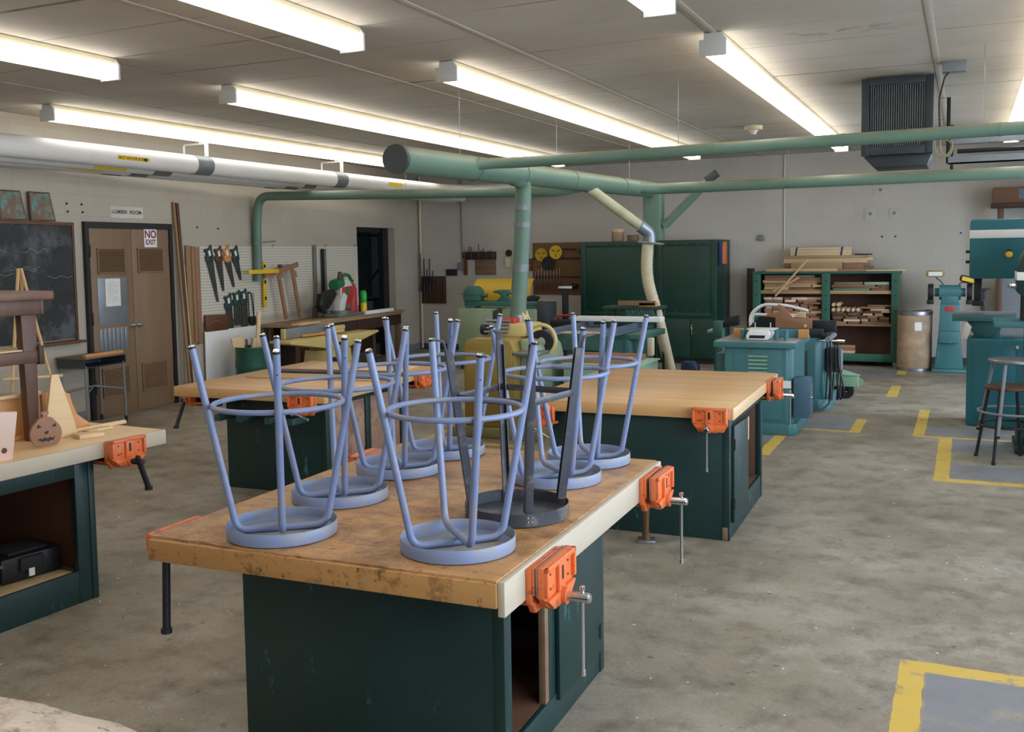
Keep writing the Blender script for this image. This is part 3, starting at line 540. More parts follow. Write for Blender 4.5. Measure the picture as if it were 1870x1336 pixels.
# --- left middle bench
B = thing('workbench', 'left middle workbench with thin boards lying on its top, green cabinet with wooden pegs', 'workbench', (-4.68, 6.47, 0), .03, 'shop workbenches')
MB().box(-.66, -.89, .757, .66, .89, .83, .004).done('bench_top', MT['maple'], B)
CX0, CX1, CY0, CY1 = -.50, .40, -.50, .68
panel('front_panel', CX0, CY0, .0, CX1-.03, CY0+.02, .757, MT['dgreen'], B); panel('back_panel', CX0, CY1-.02, .0, CX1-.02, CY1, .757, MT['dgreen'], B); panel('left_panel', CX0, CY0+.02, .0, CX0+.02, CY1-.02, .757, MT['dgreen'], B)
panel('top_rail', CX1-.02, CY0, .66, CX1+.01, CY1, .757, MT['dgreen'], B)
for y in (CY0-.004, CY0+.56, CY1-.06): panel('post', CX1-.03, y, .0, CX1+.008, y+.075, .757, MT['dgreen'], B)
panel('bottom_rail', CX1-.02, CY0, .0, CX1, CY1, .07, MT['dgreen'], B)
panel('side_panel', CX1-.02, CY0+.06, .06, CX1-.006, CY1-.04, .68, MT['panelb'], B, .002, 'unpainted pinkish brown side panel')
for x in (-.45, -.25, 0.01, .21): MB().box(x-.03, CY0-.17, .545, x+.025, CY0+.01, .595, .006).done('peg', MT['peggreen'], B)
m = MB(); m.box(-.1, CY0-.004, .45, .33, CY0+.001, .66, .002); m.done('front_patch', MT['dgreen'], B)
vise(B, (.50, -.89, .825), 0, .20, True, .01, .12, 1.25)
vise(B, (.66, .50, .835), pi/2, .20, True, .01, .16)
vise(B, (-.66, -.62, .80), -pi/2, .20, False, .01, .22, .5)
for i, (x0, y0, L, Wd, a, mt, lab) in enumerate(((-.30, -.30, 1.20, .26, .08, 'ply', 'wide thin plywood strip lying foremost on the left middle bench'), (-.3, .02, 1.05, .16, .10, 'rackd', 'narrow dark board in the middle of the left middle bench top'), (-.25, .28, .95, .46, .09, 'pine', 'pale thin board lying farthest back on the left middle bench'))):
    p = Matrix.Rotation(.03, 4, 'Z') @ Vector((x0, y0, 0)); tag(MB().box(-.15, 0, 0, L-.15, Wd, .012 if i != 1 else .018, .002).done('board', MT[mt], None, None, (-4.68+p.x, 6.47+p.y, .8305), a+.03), lab, 'board', 'boards on the left middle bench')
# --- left front bench
B = thing('workbench', 'left front workbench holding the brown stand and wooden pumpkin, open green cabinet below', 'workbench', (-4.745, 3.24, 0), -.054, 'shop workbenches')
MB().box(-.67, -.93, .757, .655, .93, .83, .005).done('bench_top', MT['maple2'], B)
m = MB(); m.box(.655, -.93, .752, .68, .93, .83, .003); m.done('side_edge_board', MT['strip'], B)
CX0, CX1, CY0, CY1 = -.55, .585, -.80, .51
panel('left_panel', CX0, CY0, .0, CX0+.02, CY1, .757, MT['dgreen'], B); panel('front_panel', CX0, CY0, .0, CX1, CY0+.02, .757, MT['dgreen'], B); panel('back_panel', CX0, CY1-.02, .0, CX1, CY1, .757, MT['dgreen'], B)
panel('top_rail', CX1-.02, CY0, .66, CX1, CY1, .757, MT['dgreen'], B); panel('bottom_rail', CX1-.02, CY0, .0, CX1, CY1, .17, MT['dgreen'], B)
panel('post', CX1-.03, CY1-.11, .0, CX1+.002, CY1-.03, .757, MT['dgreen'], B); panel('corner_post', CX1-.035, CY1-.03, .0, CX1+.006, CY1+.005, .757, MT['dgreen'], B)
panel('cabinet_floor', CX0+.02, CY0+.02, .13, CX1-.02, CY1-.02, .155, MT['lumd'], B); panel('floor_strip', CX1-.20, CY0+.02, .155, CX1-.015, CY1-.12, .165, MT['pine'], B)
panel('inner_wall', CX0+.03, CY1-.05, .16, CX1-.03, CY1-.025, .75, MT['inside'], B); panel('inner_back', CX0+.02, CY0+.02, .16, CX0+.30, CY1-.05, .75, MT['inside'], B)
vise(B, (.68, .62, .838), pi/2, .22, False, .005, .16, .35)
# --- near left corner bench
B = thing('workbench', 'worn whitish corner of a workbench at the lower left edge, nearest the camera', 'workbench', (-1.95, .55, 0), .0, 'shop workbenches')
rnd = random.Random(5); edge = [(-.70+i*.108, .885+rnd.uniform(-.012, .012)) for i in range(13)]
MB().prism([(-.70, -.85), (.58, -.85), (.62, .85)]+edge[::-1], .765, .83, 'xy', .004).done('bench_top', wood('scuffed_pale_top', c(204, 186, 166), .6, 0, 12, .55, 0, .95, c(104, 80, 72)), B)
m = MB(); m.box(-.70, .862, .752, .40, .895, .818, .004); m.done('edge_board', MT['oakedge'], B)
for n, q in (('front_panel', (-.55, .50, .40, .52)), ('back_panel', (-.55, -.6, .40, -.58)), ('left_panel', (-.55, -.58, -.53, .50)), ('right_panel', (.38, -.58, .40, .50))): panel(n, q[0], q[1], 0, q[2], q[3], .765, MT['dgreen'], B)
# ------------------------------------------------------------------ stools, upturned on the near bench
def stool():
    t = thing('shop_stool', 'x', 'stool')
    MB().lathe([(0, 0), (.178, 0), (.186, .004), (.187, .010), (.187, .044), (.1855, .046), (.184, .044), (.183, .012), (.176, .0065), (.150, .006), (0, .006)], 48).done('seat_pan', MT['bluepan'], t); MB().lathe([(.150, .0055), (.148, .0095), (0, .0095)], 40).done('seat_underside', MT['greypan'], t, 'grey underside of the seat')
    for k in range(2):
        a = k*pi/2; M = Matrix.Rotation(a, 4, 'Z'); zc = .0215+.024*k
        pts = bend([(-.275, 0, .652), (-.150, 0, zc), (.150, 0, zc), (.275, 0, .652)], .042, 8)
        f = MB().tube(pts, .012, 14, M=M).done('leg_frame', MT['blue'], t)
        for sx in (-1, 1):
            dv = Vector((sx*.125, 0, .652-zc)).normalized(); e = Vector((sx*.275, 0, .652))
            g = MB(); g.cyl(e-dv*.006, e+dv*.002, .0122, None, 14, M=M); g.done('foot_ferrule', MT['iron'], f)
            g = MB(); g.cyl(e+dv*.002, e+dv*.007, .0118, .009, 14, M=M); g.done('foot_glide', MT['chrome'], f)
            h = e-dv*.075; MB().cyl(M @ h+M.to_3x3() @ Vector((sx*.0105, 0, 0)), M @ h+M.to_3x3() @ Vector((sx*.0122, 0, 0)), .0035, None, 8).done('hole', MT['black'], f)
    MB().tube([(.2165*cos(2*pi*i/48), .2165*sin(2*pi*i/48), .452) for i in range(48)], .0092, 12, True).done('foot_ring', MT['blue'], t)
    for k in range(2):
        m = MB(); rn = random.Random(4+k); pts = []
        for i in range(46): pts.append((-.055+.125*i/45+rn.uniform(-.003, .003), (.074 if k else .050)+.011*sin(i*1.35)*rn.uniform(.4, 1.1), .0098))
        m.tube(pts[8*k:46-14*k], .0013, 5); m.done('marker_scribble', MT['black'], t, 'illegible black marker scribble')
    return t
BZ = .8305
ST = [(-2.115, 2.70, .66, 'upturned blue-grey stool at the near left corner of the near bench'), (-2.21, 3.185, .72, 'upturned blue-grey stool second from the front in the left row on the near bench'), (-2.242, 3.685, .70, 'upturned blue-grey stool third from the front in the left row on the near bench'), (-2.235, 4.10, .62, 'upturned blue-grey stool farthest back in the left row on the near bench'),
      (-1.474, 2.775, .77, 'upturned blue-grey stool at the front right of the near bench, before the dark stool'), (-1.535, 3.775, .80, 'upturned blue-grey stool just behind the dark stool on the near bench'), (-1.535, 4.165, .60, 'upturned blue-grey stool farthest back in the right row on the near bench')]
s0 = stool()
for i, (x, y, a, lab) in enumerate(ST):
    if i == 0: s0.location = (x, y, BZ); s0.rotation_euler = (0, 0, a); s0['label'] = lab; s0['group'] = 'upturned stools on the near bench'
    else: dup(s0, (x, y, BZ), a, lab, 'upturned stools on the near bench')
t = thing('shop_stool', 'upturned dark grey flat-legged stool in the right row on the near bench', 'stool', (-1.463, 3.215, BZ), .66, 'upturned stools on the near bench')
MB().lathe([(0, 0), (.184, 0), (.189, .005), (.189, .050), (.187, .051), (.185, .049), (.184, .010), (.176, .006), (0, .006)], 44).done('seat_pan', MT['dkmetal'], t)
for k in range(4):
    M = Matrix.Rotation(k*pi/2, 4, 'Z')
    prof = [(.172, .008), (.180, .012), (.262, .615), (.275, .640), (.310, .652), (.310, .656), (.270, .648), (.256, .622), (.174, .05)]
    lg = MB().prism([(.176, .008), (.1815, .008), (.1815, .05), (.2545, .615), (.262, .638), (.305, .648), (.305, .653), (.257, .643), (.249, .616), (.176, .05)], -.014, .014, 'xz', .001, M).done('leg', MT['dkmetal'], t)
    m = MB(); m.prism([(.150, .05), (.176, .05), (.249, .60), (.226, .60)], -.014, -.0105, 'xz', 0, M); m.prism([(.150, .05), (.176, .05), (.249, .60), (.226, .60)], .0105, .014, 'xz', 0, M); m.done('leg_flange', MT['dkmetal'], lg)
    m = MB()
    for z in (.022, .036):
        for yy in (-.007, .007): m.lathe([(.004, 0), (.003, .003), (0, .004)], 8, M=M @ Matrix.Translation((.1895, yy, z)) @ Matrix.Rotation(pi/2, 4, 'Y'))
    m.done('rivets', MT['steel'], lg)
    q = .2265; a = M @ Vector((q, 0, .44)); b = M @ Matrix.Rotation(pi/2, 4, 'Z') @ Vector((q, 0, .44)); d = (b-a).normalized(); nrm = Vector((d.y, -d.x, 0))
    m = MB(); L = (b-a).length; R = Matrix((d, nrm, Vector((0, 0, 1)))).transposed().to_4x4(); R.translation = a
    m.box(0, -.002, -.012, L, .002, .012, .001, R); m.done('brace_bar', MT['dkmetal'], t)
# ------------------------------------------------------------------ left wall: things on and along it (local x = along the wall, -y = into the room)
def wthing(name, label, cat, s, z=0, out=0, group=None): return thing(name, label, cat, WL(s, out, z), TH, group)
t = wthing('chalkboard', 'black chalkboard with brown wooden frame left of the double door', 'chalkboard', -.95, .90)
m = MB(); m.box(-.95, -.02, .03, .78, -.004, 1.24); m.done('slate', MT['board'], t)
m = MB(); m.box(-.99, -.035, 1.24, .81, 0, 1.275, .004); m.done('top_frame', MT['brownx'], t)
for x in (-.98, .78): MB().box(x, -.032, .0, x+.03, 0, 1.25, .004).done('side_frame', MT['brown'], t)
m = MB(); m.prism([(-.035, 0), (0, .02), (0, 0)], -.98, .80, 'yz'); m.box(-.98, -.085, -.02, .87, 0, .008, .004); m.done('chalk_tray', MT['brownx'], t)
rn = random.Random(11)
for k in range(7):
    m = MB(); x0, z0 = rn.uniform(-.5, .5), rn.uniform(.3, 1.15); m.tube([(x0+i*.03, -.0205, z0+.012*sin(i*1.1+k)*(1 if k < 4 else 2)) for i in range(12)], .0022, 5); m.done('chalk_mark', MT['chalk'], t)
for s0, lab in ((-.965, 'left of two brown and teal panels propped on top of the chalkboard'), (-.59, 'right of two brown and teal panels propped on top of the chalkboard')):
    t = tag(bpy.data.objects.new('picture_panel', None), lab, 'picture', 'panels above the chalkboard'); COL.objects.link(t); t.location = WL(s0, .06, 2.178); t.rotation_euler = (-.12, 0, TH)
    m = MB(); m.prism([(-.155, 0), (.165, 0), (.13, .30), (-.145, .30)], -.015, .0, 'xz', .002); m.done('backing', MT['brown'], t)
    m = MB(); m.prism([(-.14, .015), (.148, .015), (.118, .285), (-.132, .285)], -.0175, -.0145, 'xz'); m.done('picture', plain('aged_brown_picture', c(110, 84, 66), .4, 0, .25, 7, 0, .6, (c(84, 140, 132), .40, 9)), t)
# double door to the lumber room
d = MB(); d.box(0, -.045, 0, .055, .02, 2.19); d.box(1.355, -.045, 0, 1.41, .02, 2.19); d.box(.055, -.045, 2.12, 1.355, .02, 2.19)
d = struct(d.done('door_1', MT['black'], None, None, WL(0), TH)); d['label'] = 'brown double door to the lumber room with louvres'
for i, (x0, x1) in enumerate(((.058, .712), (.718, 1.352))):
    lf = MB().box(x0, -.03, .012, x1, .005, 2.118, .003).done('door_leaf', MT['doorw'], d)
    a, b = (.17, .595) if i == 0 else (.80, 1.235)
    for z0, z1 in ((1.61, 1.90), (.22, .55)):
        m = MB(); m.box(a, -.033, z0, b, -.028, z1); m.done('louver_gap_shade', MT['brown'], lf)  # dark sheet paints in the shade seen through the slat gaps
        m = MB(); m.box(a, -.046, z0, a+.018, -.03, z1, .002); m.box(b-.018, -.046, z0, b, -.03, z1, .002); m.box(a, -.046, z0, b, -.03, z0+.016, .002); m.box(a, -.046, z1-.016, b, -.03, z1, .002); m.done('louver_frame', MT['doorw'], lf)
        n = 12 if z0 > 1 else 14; hgt = (z1-z0-.03)/n
        for k in range(n):
            z = z0+.015+k*hgt
            MB().prism([(-.050, z), (-.034, z+hgt*.62), (-.032, z+hgt*.62), (-.046, z)], a+.015, b-.015, 'yz').done('louver_slat', MT['doorw'], lf)
    m = MB(); xx = .665 if i == 0 else .775; m.cyl((xx, -.03, 1.01), (xx, -.06, 1.01), .014); m.cyl((xx, -.03, 1.01), (xx, -.036, 1.01), .03); m.lathe([(0, -.02), (.018, -.016), (.027, 0), (.018, .016), (0, .02)], 16, M=Matrix.Translation((xx, -.075, 1.01)) @ Matrix.Rotation(pi/2, 4, 'X')); m.done('door_knob', MT['chrome'], lf)
    if i == 0:
        MB().box(.16, -.034, 1.04, .605, -.029, 1.565, .001).done('metal_plate', MT['galv'], lf)
        m = MB()
        for k in range(7): m.box(.16+k*.064, -.036, .74, .215+k*.064, -.029, 1.0, .001)
        lf2 = m.done('metal_vent', MT['galv'], lf)
    for z in (.28, 1.05, 1.80): MB().box(.04 if i == 0 else 1.345, -.052, z, .065 if i == 0 else 1.37, -.03, z+.14, .003).done('hinge', MT['black'], lf)
t = wthing('notice_sheet', 'white printed notice taped to the metal plate on the left door leaf', 'notice', .385, 1.40, .036)
m = MB().box(-.115, -.0012, -.155, .115, 0, .155).done('sheet', MT['paper'], t)
for k in range(13): MB().box(-.08 if k else -.05, -.0018, .12-k*.019, (.08 if k % 4 else .02) if k else .05, -.0011, .1225-k*.019).done('print_line', MT['grey'], m)
t = wthing('exit_sign', 'white NO EXIT sign with dark red letters on the right door leaf', 'sign', 1.03, 2.02, .035)
s = MB().box(-.108, -.003, -.112, .108, 0, .112, .001).done('sign_plate', MT['white'], t)
text_mesh('lettering', 'NO', .125, MT['maroon'], s, (0, -.0035, .037), (pi/2, 0, 0), .0006, .003); text_mesh('lettering', 'EXIT', .082, MT['maroon'], s, (0, -.0035, -.055), (pi/2, 0, 0), .0006, .002)
t = wthing('lumber_room_sign', 'small black LUMBER ROOM lettering on the wall above the double door', 'sign', .70, 2.31, .002)
s = MB().box(-.26, -.001, -.065, .26, 0, .065).done('sign_strip', plain('sign_wall_colour', c(200, 194, 182), .6), t)
text_mesh('lettering', '-LUMBER  ROOM-', .058, MT['black'], s, (0, -.0015, 0), (pi/2, 0, 0), .0005, .0016, 1.12)
# leaning lumber
for s0, s1, z0, zt, wd, out, mt, lab in ((1.48, 1.46, .004, 2.47, .035, .20, 'lumz', 'tallest thin brown board leaning right beside the double door'), (1.545, 1.53, .004, 2.46, .045, .17, 'brown', 'tall darker board leaning next to the tallest board by the double door'), (1.71, 1.70, .68, 1.94, .085, .05, 'lumz', 'wide tan board hanging at the left edge of the pegboard'), (1.80, 1.79, .70, 1.93, .06, .05, 'lumz', 'narrow tan board hanging between two boards at the pegboard edge'), (1.875, 1.865, .68, 1.92, .07, .05, 'lumr', 'tan board hanging closest to the hand saws'), (1.62, 1.60, .004, 1.7, .03, .14, 'strip', 'pale thin batten leaning between the tall dark board and the hanging tan boards')):
    h = zt-z0
    R = Matrix.Rotation(TH, 4, 'Z') @ Matrix.Rotation((s0-s1)/h, 4, 'Y') @ Matrix.Rotation(-math.asin((out-.03)/h), 4, 'X')
    o = MB().box(-wd/2, 0, 0, wd/2, .022, sqrt(h*h+out*out)-.01, .002).done('leaning_board', MT[mt], None, None, WL(s1, out, z0)); o.rotation_euler = R.to_euler(); tag(o, lab, 'board', 'boards beside the lumber room door')
# pegboard and lower white board
t = wthing('pegboard', 'white pegboard on the left wall behind the hanging saws and green pipe', 'pegboard', 1.95, .95)
for a, b in ((0, 1.33), (1.335, 2.67), (2.675, 4.02)): MB().box(a, -.012, 0, b, -.003, .975).done('board_panel', MT['peg'], t)
for x in (3.0, 3.9, 1.6): MB().cyl((x, -.012, .96), (x, -.05, 1.0), .006, None, 8).done('hook', MT['steel'], t)
tag(MB().box(0, -.018, 0, 1.15, -.006, .72, .002).done('leaning_sheet', MT['white'], None, None, WL(1.95, .03, .11), TH), 'plain white panel leaning on the wall under the pegboard saws', 'panel')
# hand saws
def handsaw(sa, za, sb, zb, hm, lab, back=False):
    L = sqrt((sb-sa)**2+(zb-za)**2); ang = atan2(sb-sa, za-zb)
    t = thing('hand_saw', lab, 'saw', WL(sa, .03, za), 0, 'saws hanging on the pegboard'); t.rotation_euler = (Matrix.Rotation(TH, 4, 'Z') @ Matrix.Rotation(-ang, 4, 'Y')).to_euler()
    if back: m = MB().prism([(-.062, -.16), (.062, -.16), (.062, -L), (-.058, -L)], -.002, .002, 'xz'); m.box(.05, -.006, -L, .066, .006, -.14)
    else: m = MB().prism([(-.075, -.15), (.062, -.13), (.045, -L), (.012, -L)], -.0015, .0015, 'xz')
    m.done('blade', MT['saw'], t)
    h = [(-.078, -.17), (-.085, -.10), (-.055, -.09), (-.06, -.045), (-.085, -.03), (-.075, .0), (-.03, -.012), (.03, .005), (.05, .03), (.066, .022), (.058, -.04), (.066, -.13), (.06, -.17), (.0, -.20)]
    m = MB().prism(h, -.012, .012, 'xz', .003); m.done('handle', hm, t)
    MB().prism([(-.03, -.04), (.012, -.03), (.022, -.10), (-.02, -.11)], -.0128, .0128, 'xz').done('grip_opening', MT['peg'] if False else MT['paper'], t, 'opening of the handle')
handsaw(2.10, 1.90, 2.235, 1.19, MT['sawh'], 'longest hand saw, leftmost in the upper row on the pegboard'); handsaw(2.30, 1.895, 2.36, 1.33, MT['brown'], 'hand saw with dark brown handle, second in the upper pegboard row'); handsaw(2.465, 1.90, 2.585, 1.37, MT['oranwood'], 'hand saw with light orange wooden handle in the upper pegboard row'); handsaw(2.645, 1.895, 2.74, 1.46, MT['sawh'], 'shortest upper hand saw, rightmost, next to the green pipe')
handsaw(2.47, 1.27, 2.505, .79, MT['sawh'], 'lower back saw above the brown tray, leftmost of three', True); handsaw(2.66, 1.305, 2.66, .86, MT['sawh'], 'middle one of three lower back saws on the pegboard', True); handsaw(2.81, 1.315, 2.83, .58, MT['sawh'], 'longest lower back saw, reaching below the pegboard', True)
t = wthing('hacksaw', 'hacksaw hanging upright right of the lower back saws', 'hacksaw', 2.98, .84, .03, 'saws hanging on the pegboard')
m = MB(); m.tube(bend([(.06, 0, .10), (.01, 0, .44), (-.07, 0, .46), (-.05, 0, .10)], .03), .008, 8); m.done('frame', MT['iron'], t)
MB().box(.055, -.001, .08, .065, .001, .44).done('blade', MT['saw'], t)
m = MB(); m.prism([(-.06, .12), (.08, .12), (.09, .02), (.04, -.02), (-.05, .02)], -.015, .015, 'xz', .006); m.done('handle', MT['black'], t)
t = wthing('wall_tray', 'brown wooden board hanging under the left saws on the pegboard', 'board', 2.2, .82, .03)
MB().prism([(-.23, .0), (.24, .0), (.24, .17), (.19, .21), (-.23, .22)], -.02, 0, 'xz', .003).done('board_panel', wood('red_brown_wood', c(104, 62, 44), .8, 0, 9), t)
m = MB(); m.tube([(.2*cos(a*.1)-.02, -.021, .02+.11*sin(a*.1)) for a in range(3, 28)], .002, 6); m.done('arc_mark', MT['lumx'], t)
# levels, frame, bars
t = wthing('spirit_level', 'yellow spirit level hanging upright beside the green pipe', 'spirit level', 3.26, 1.07, .05)
m = MB(); m.box(-.03, -.025, 0, .03, 0, .64, .003); m.done('body', MT['ylevel'], t)
for z in (.10, .33, .55): MB().box(-.022, -.0262, z, .022, -.0245, z+.045).done('vial_window', MT['black'], t)
t = wthing('spirit_level', 'yellow level lying crosswise in front of the end of the green pipe', 'spirit level', 3.0, 1.545, .21)
MB().box(-.33, -.03, 0, .36, 0, .055, .003).done('body', MT['ylevel'], t)
MB().box(-.27, -.12, .42, .2, -.10, .44, .002, Matrix.Rotation(-.06, 4, 'Y')).done('grey_rule', MT['aluminium'], t)
t = thing('wooden_trestle', 'brown wooden frame with two legs propped against the pegboard on the wall bench', 'frame', (-8.80, 11.0, .872), TH)
MB().prism([(.0, .60), (.83, .745), (.83, .815), (.0, .665)], -.03, .0, 'xz', .003).done('top_rail', MT['lumr'], t)
for a, b in ((.34, .50), (.70, .86)):
    M = Matrix(((1, 0, (a-b)/.66, b), (0, 1, 0, 0), (0, 0, 1, 0), (0, 0, 0, 1))); MB().box(-.032, -.03, .002, .032, 0, .64 if a < .5 else .72, .003, M).done('leg', MT['lumr'], t)
MB().box(.345, -.035, .74, .41, .0, .79, .003).done('knob', MT['brown'], t)
for x in (.36, .72): MB().prism([(x, .60), (x+.08, .60), (x+.05, .69), (x-.02, .69)], -.028, -.002, 'xz', .002).done('corner_block', MT['lumr'], t)
for i, (s, zt, lab, mt) in enumerate(((4.585, 1.94, 'thin dull aluminium bar standing against the pegboard, left one', 'aluminium'), (4.81, 1.88, 'dark bar standing against the pegboard, middle one', 'iron'), (4.87, 1.88, 'pale aluminium bar standing against the pegboard, right one', 'aluminium'))):
    tag(MB().box(-.028, -.02, 0, .028, 0, zt-.84, .001).done('metal_bar', MT[mt], None, None, WL(s+.02, .04, .84), TH), lab, 'metal bar', 'bars standing on the wall bench')
t = wthing('wall_bench', 'long dark wooden bench along the left wall under the pegboard', 'bench', 3.15, 0, .02)
MB().box(0, -.62, .79, 3.2, 0, .832, .004).done('bench_top', MT['lumx'], t)
MB().box(.1, -.60, .62, 3.15, -.56, .79, .003).done('front_apron', MT['rackd'], t); MB().box(.1, -.10, .2, 3.15, -.06, .79).done('back_panel', MT['rackd'], t)
for x in (.1, 1.6, 3.06):
    for y in (-.6, -.12): MB().box(x, y, 0, x+.08, y+.08, .79, .003).done('leg', MT['lumd'], t)
tag(MB().box(0, -.34, 0, 3.0, -.06, .025, .002).done('plank', MT['lumx'], None, None, WL(3.35, .28, .833), TH-.02), 'long tan plank lying along the front of the wall bench', 'plank')
tag(MB().box(0, -.14, 0, .6, 0, .03, .002).done('offcut', MT['pine'], None, None, WL(3.0, .65, .833), TH+.1), 'pale board overhanging the near end of the wall bench', 'board')
tag(MB().box(0, -.1, 0, .9, .0, .05, .003).done('white_trim_piece', MT['white'], None, None, WL(5.0, .60, .86), TH), 'chipped white painted board on the wall bench before the mitre saw', 'board')
# mitre saw
t = thing('mitre_saw', 'green and white mitre saw with red blade guard on the wall bench', 'saw', (-8.55, 12.4, .862), TH)
m = MB(); m.box(-.30, -.20, 0, .45, .16, .05, .01); m.lathe([(0, .05), (.16, .05), (.17, .09), (0, .09)], 24, (.0, -.05, 0)); m.done('base', MT['aluminium'], t)
MB().box(-.34, .06, .09, .48, .09, .19, .004).done('fence', MT['aluminium'], t)
m = MB(); m.prism([(-.05, .06), (.09, .06), (.20, .30), (.10, .36), (-.02, .22)], -.06, .06, 'xz', .012); m.done('arm', MT['bwhite'], t)
m = MB(); m.prism(arc(.22, .37, .185, -20, 215, 18), -.035, .035, 'xz', .006); m.done('blade_guard', MT['bwhite'], t)
m = MB(); m.prism(arc(.24, .35, .17, 150, 395, 18), -.045, -.012, 'xz', .004); m.done('lower_guard', MT['red'], t)
MB().cyl((.22, -.05, .36), (.22, .05, .36), .06, None, 18).done('arbor', MT['green'], t)
MB().cyl((-.10, .0, .47), (.12, .02, .50), .085, .08, 18).done('motor', MT['green'], t)
m = MB(); m.tube(bend([(.12, 0, .52), (.20, 0, .63), (.38, 0, .60), (.43, 0, .46)], .06), .026, 10); m.done('handle', MT['green'], t)
MB().prism([(-.55, .20), (-.50, .36), (-.16, .42), (-.08, .34), (-.30, .14), (-.48, .08)], -.05, .05, 'xz', .02).done('dust_bag', MT['black'], t)
MB().cyl((.06, 0, .56), (.10, 0, .66), .03, .035, 12).done('lock_knob', MT['brown'], t)
m = MB(); m.box(.08, -.05, .05, .12, -.04, .30); m.done('blade', MT['steel'], t)
t = thing('spray_can', 'bright green topped bottle at the right end of the wall bench', 'bottle', (-8.56, 13.12, .862))
MB().lathe([(0, 0), (.05, 0), (.05, .2), (.03, .23)], 16).done('bottle', MT['ylevel'], t); MB().lathe([(.045, .16), (.052, .17), (.052, .33), (.03, .36), (0, .36)], 16).done('cap', plain('bright_green_plastic', c(40, 170, 60), .4), t); MB().cyl((0, 0, .36), (.06, 0, .39), .012).done('nozzle', MT['black'], t)
t = thing('fire_extinguisher', 'dark red cylinder standing behind the green topped bottle', 'extinguisher', (-8.72, 13.02, .834))
MB().lathe([(0, 0), (.08, 0), (.085, .02), (.085, .42), (.05, .5), (.025, .52), (0, .52)], 20).done('cylinder', MT['red'], t); MB().box(-.02, -.07, .52, .02, .05, .56, .004).done('valve_handle', MT['black'], t)
tag(MB().tube(bend([(0, 0, 0), (0, 0, .20), (.26, 0, .20), (.26, 0, 0)], .05), .011, 8).done('wire_stand', MT['iron'], None, None, WL(3.92, .42, .834), TH), 'small black bent wire stand beside the mitre saw dust bag', 'stand')
# pale yellow jointer
t = thing('jointer', 'cream yellow jointer planer standing in front of the wall bench', 'jointer', (-7.95, 11.2, 0), pi/2)
m = MB(); m.box(-.42, -.22, 0, .55, .22, .10, .012); m.prism([(-.30, .10), (.42, .10), (.36, .50), (-.22, .50)], -.18, .18, 'xz', .01); m.done('pedestal', MT['cream'], t)
MB().prism([(-.16, .16), (.26, .16), (.22, .40), (-.12, .40)], -.19, -.175, 'xz', .004).done('motor_panel', MT['iron'], t)
m = MB(); m.prism([(-.98, .69), (.0, .69), (.0, .50), (-.30, .55), (-.98, .655)], -.17, .17, 'xz', .004); m.done('infeed_table', MT['cream'], t)
m = MB(); m.prism([(.08, .68), (1.10, .68), (1.10, .655), (.70, .58), (.30, .50), (.08, .50)], -.17, .17, 'xz', .004); m.done('outfeed_table', MT['cream'], t)
MB().box(-.10, -.19, .50, .16, .19, .60, .008).done('bed', MT['cream'], t)
m = MB(); m.box(-.78, .09, .70, .20, .12, .83, .004); m.done('fence', MT['grey'], t)
for x in (-.80, .18): MB().box(x, .06, .695, x+.03, .13, .835, .01).done('fence_bracket', MT['cream'], t)
m = MB(); m.box(.0, -.02, .70, .46, .09, .74, .01); m.box(.10, .0, .74, .50, .06, .80, .01); m.done('cutter_guard', MT['cream'], t)
m = MB(); m.cyl((.05, -.19, .58), (.05, -.28, .58), .02); m.cyl((-.02, -.26, .58), (.12, -.26, .58), .011); m.done('adjusting_handle', MT['iron'], t)
tag(MB().box(-.24, -.04, 0, .24, .04, .03, .006).done('push_block', MT['oranwood'], None, None, (-8.0, 11.0, .70), pi/2-.1), 'orange push block lying on the cream jointer', 'push block')
# green bucket with offcuts
t = thing('bucket', 'dark green metal bucket holding wood offcuts near the left wall', 'bucket', (-8.40, 10.2, 0))
MB().lathe([(0, 0), (.185, 0), (.20, .02), (.20, .34), (.207, .35), (.207, .37), (.205, .60), (.212, .61), (.21, .62), (.20, .61), (.19, .05), (0, .05)], 28).done('shell', MT['rackg'], t)
MB().tube([(.21*cos(a*.16), .21*sin(a*.16)*.1-.02, .60-.22*sin(a*.16)) for a in range(0, 20)], .006, 8).done('bail', MT['black'], t)
for i, (x, y, L, ax, ay, w, mt, lab) in enumerate(((.08, .02, 1.02, .06, .10, .05, 'pine', 'tall pale stick standing in the green bucket'), (-.06, -.06, .70, -.12, -.28, .16, 'pine', 'wide pale board leaning left in the green bucket'), (.02, .08, .68, .16, .05, .14, 'lump', 'pale board in the middle of the green bucket'), (-.10, .04, .66, .05, -.10, .02, 'brown', 'thin dark stick in the green bucket'), (.05, -.09, .67, -.02, .2, .10, 'lumx', 'short tan board at the right side of the green bucket'))):
    o = MB().box(-w/2, -.012, 0, w/2, .012, L, .002).done('offcut_stick', MT[mt], None, None, (-8.40+x*.6, 10.2+y*.6, .052)); o.rotation_euler = (ax*.6, ay*.6, 1.2); tag(o, lab, 'offcut', 'offcuts in the green bucket')
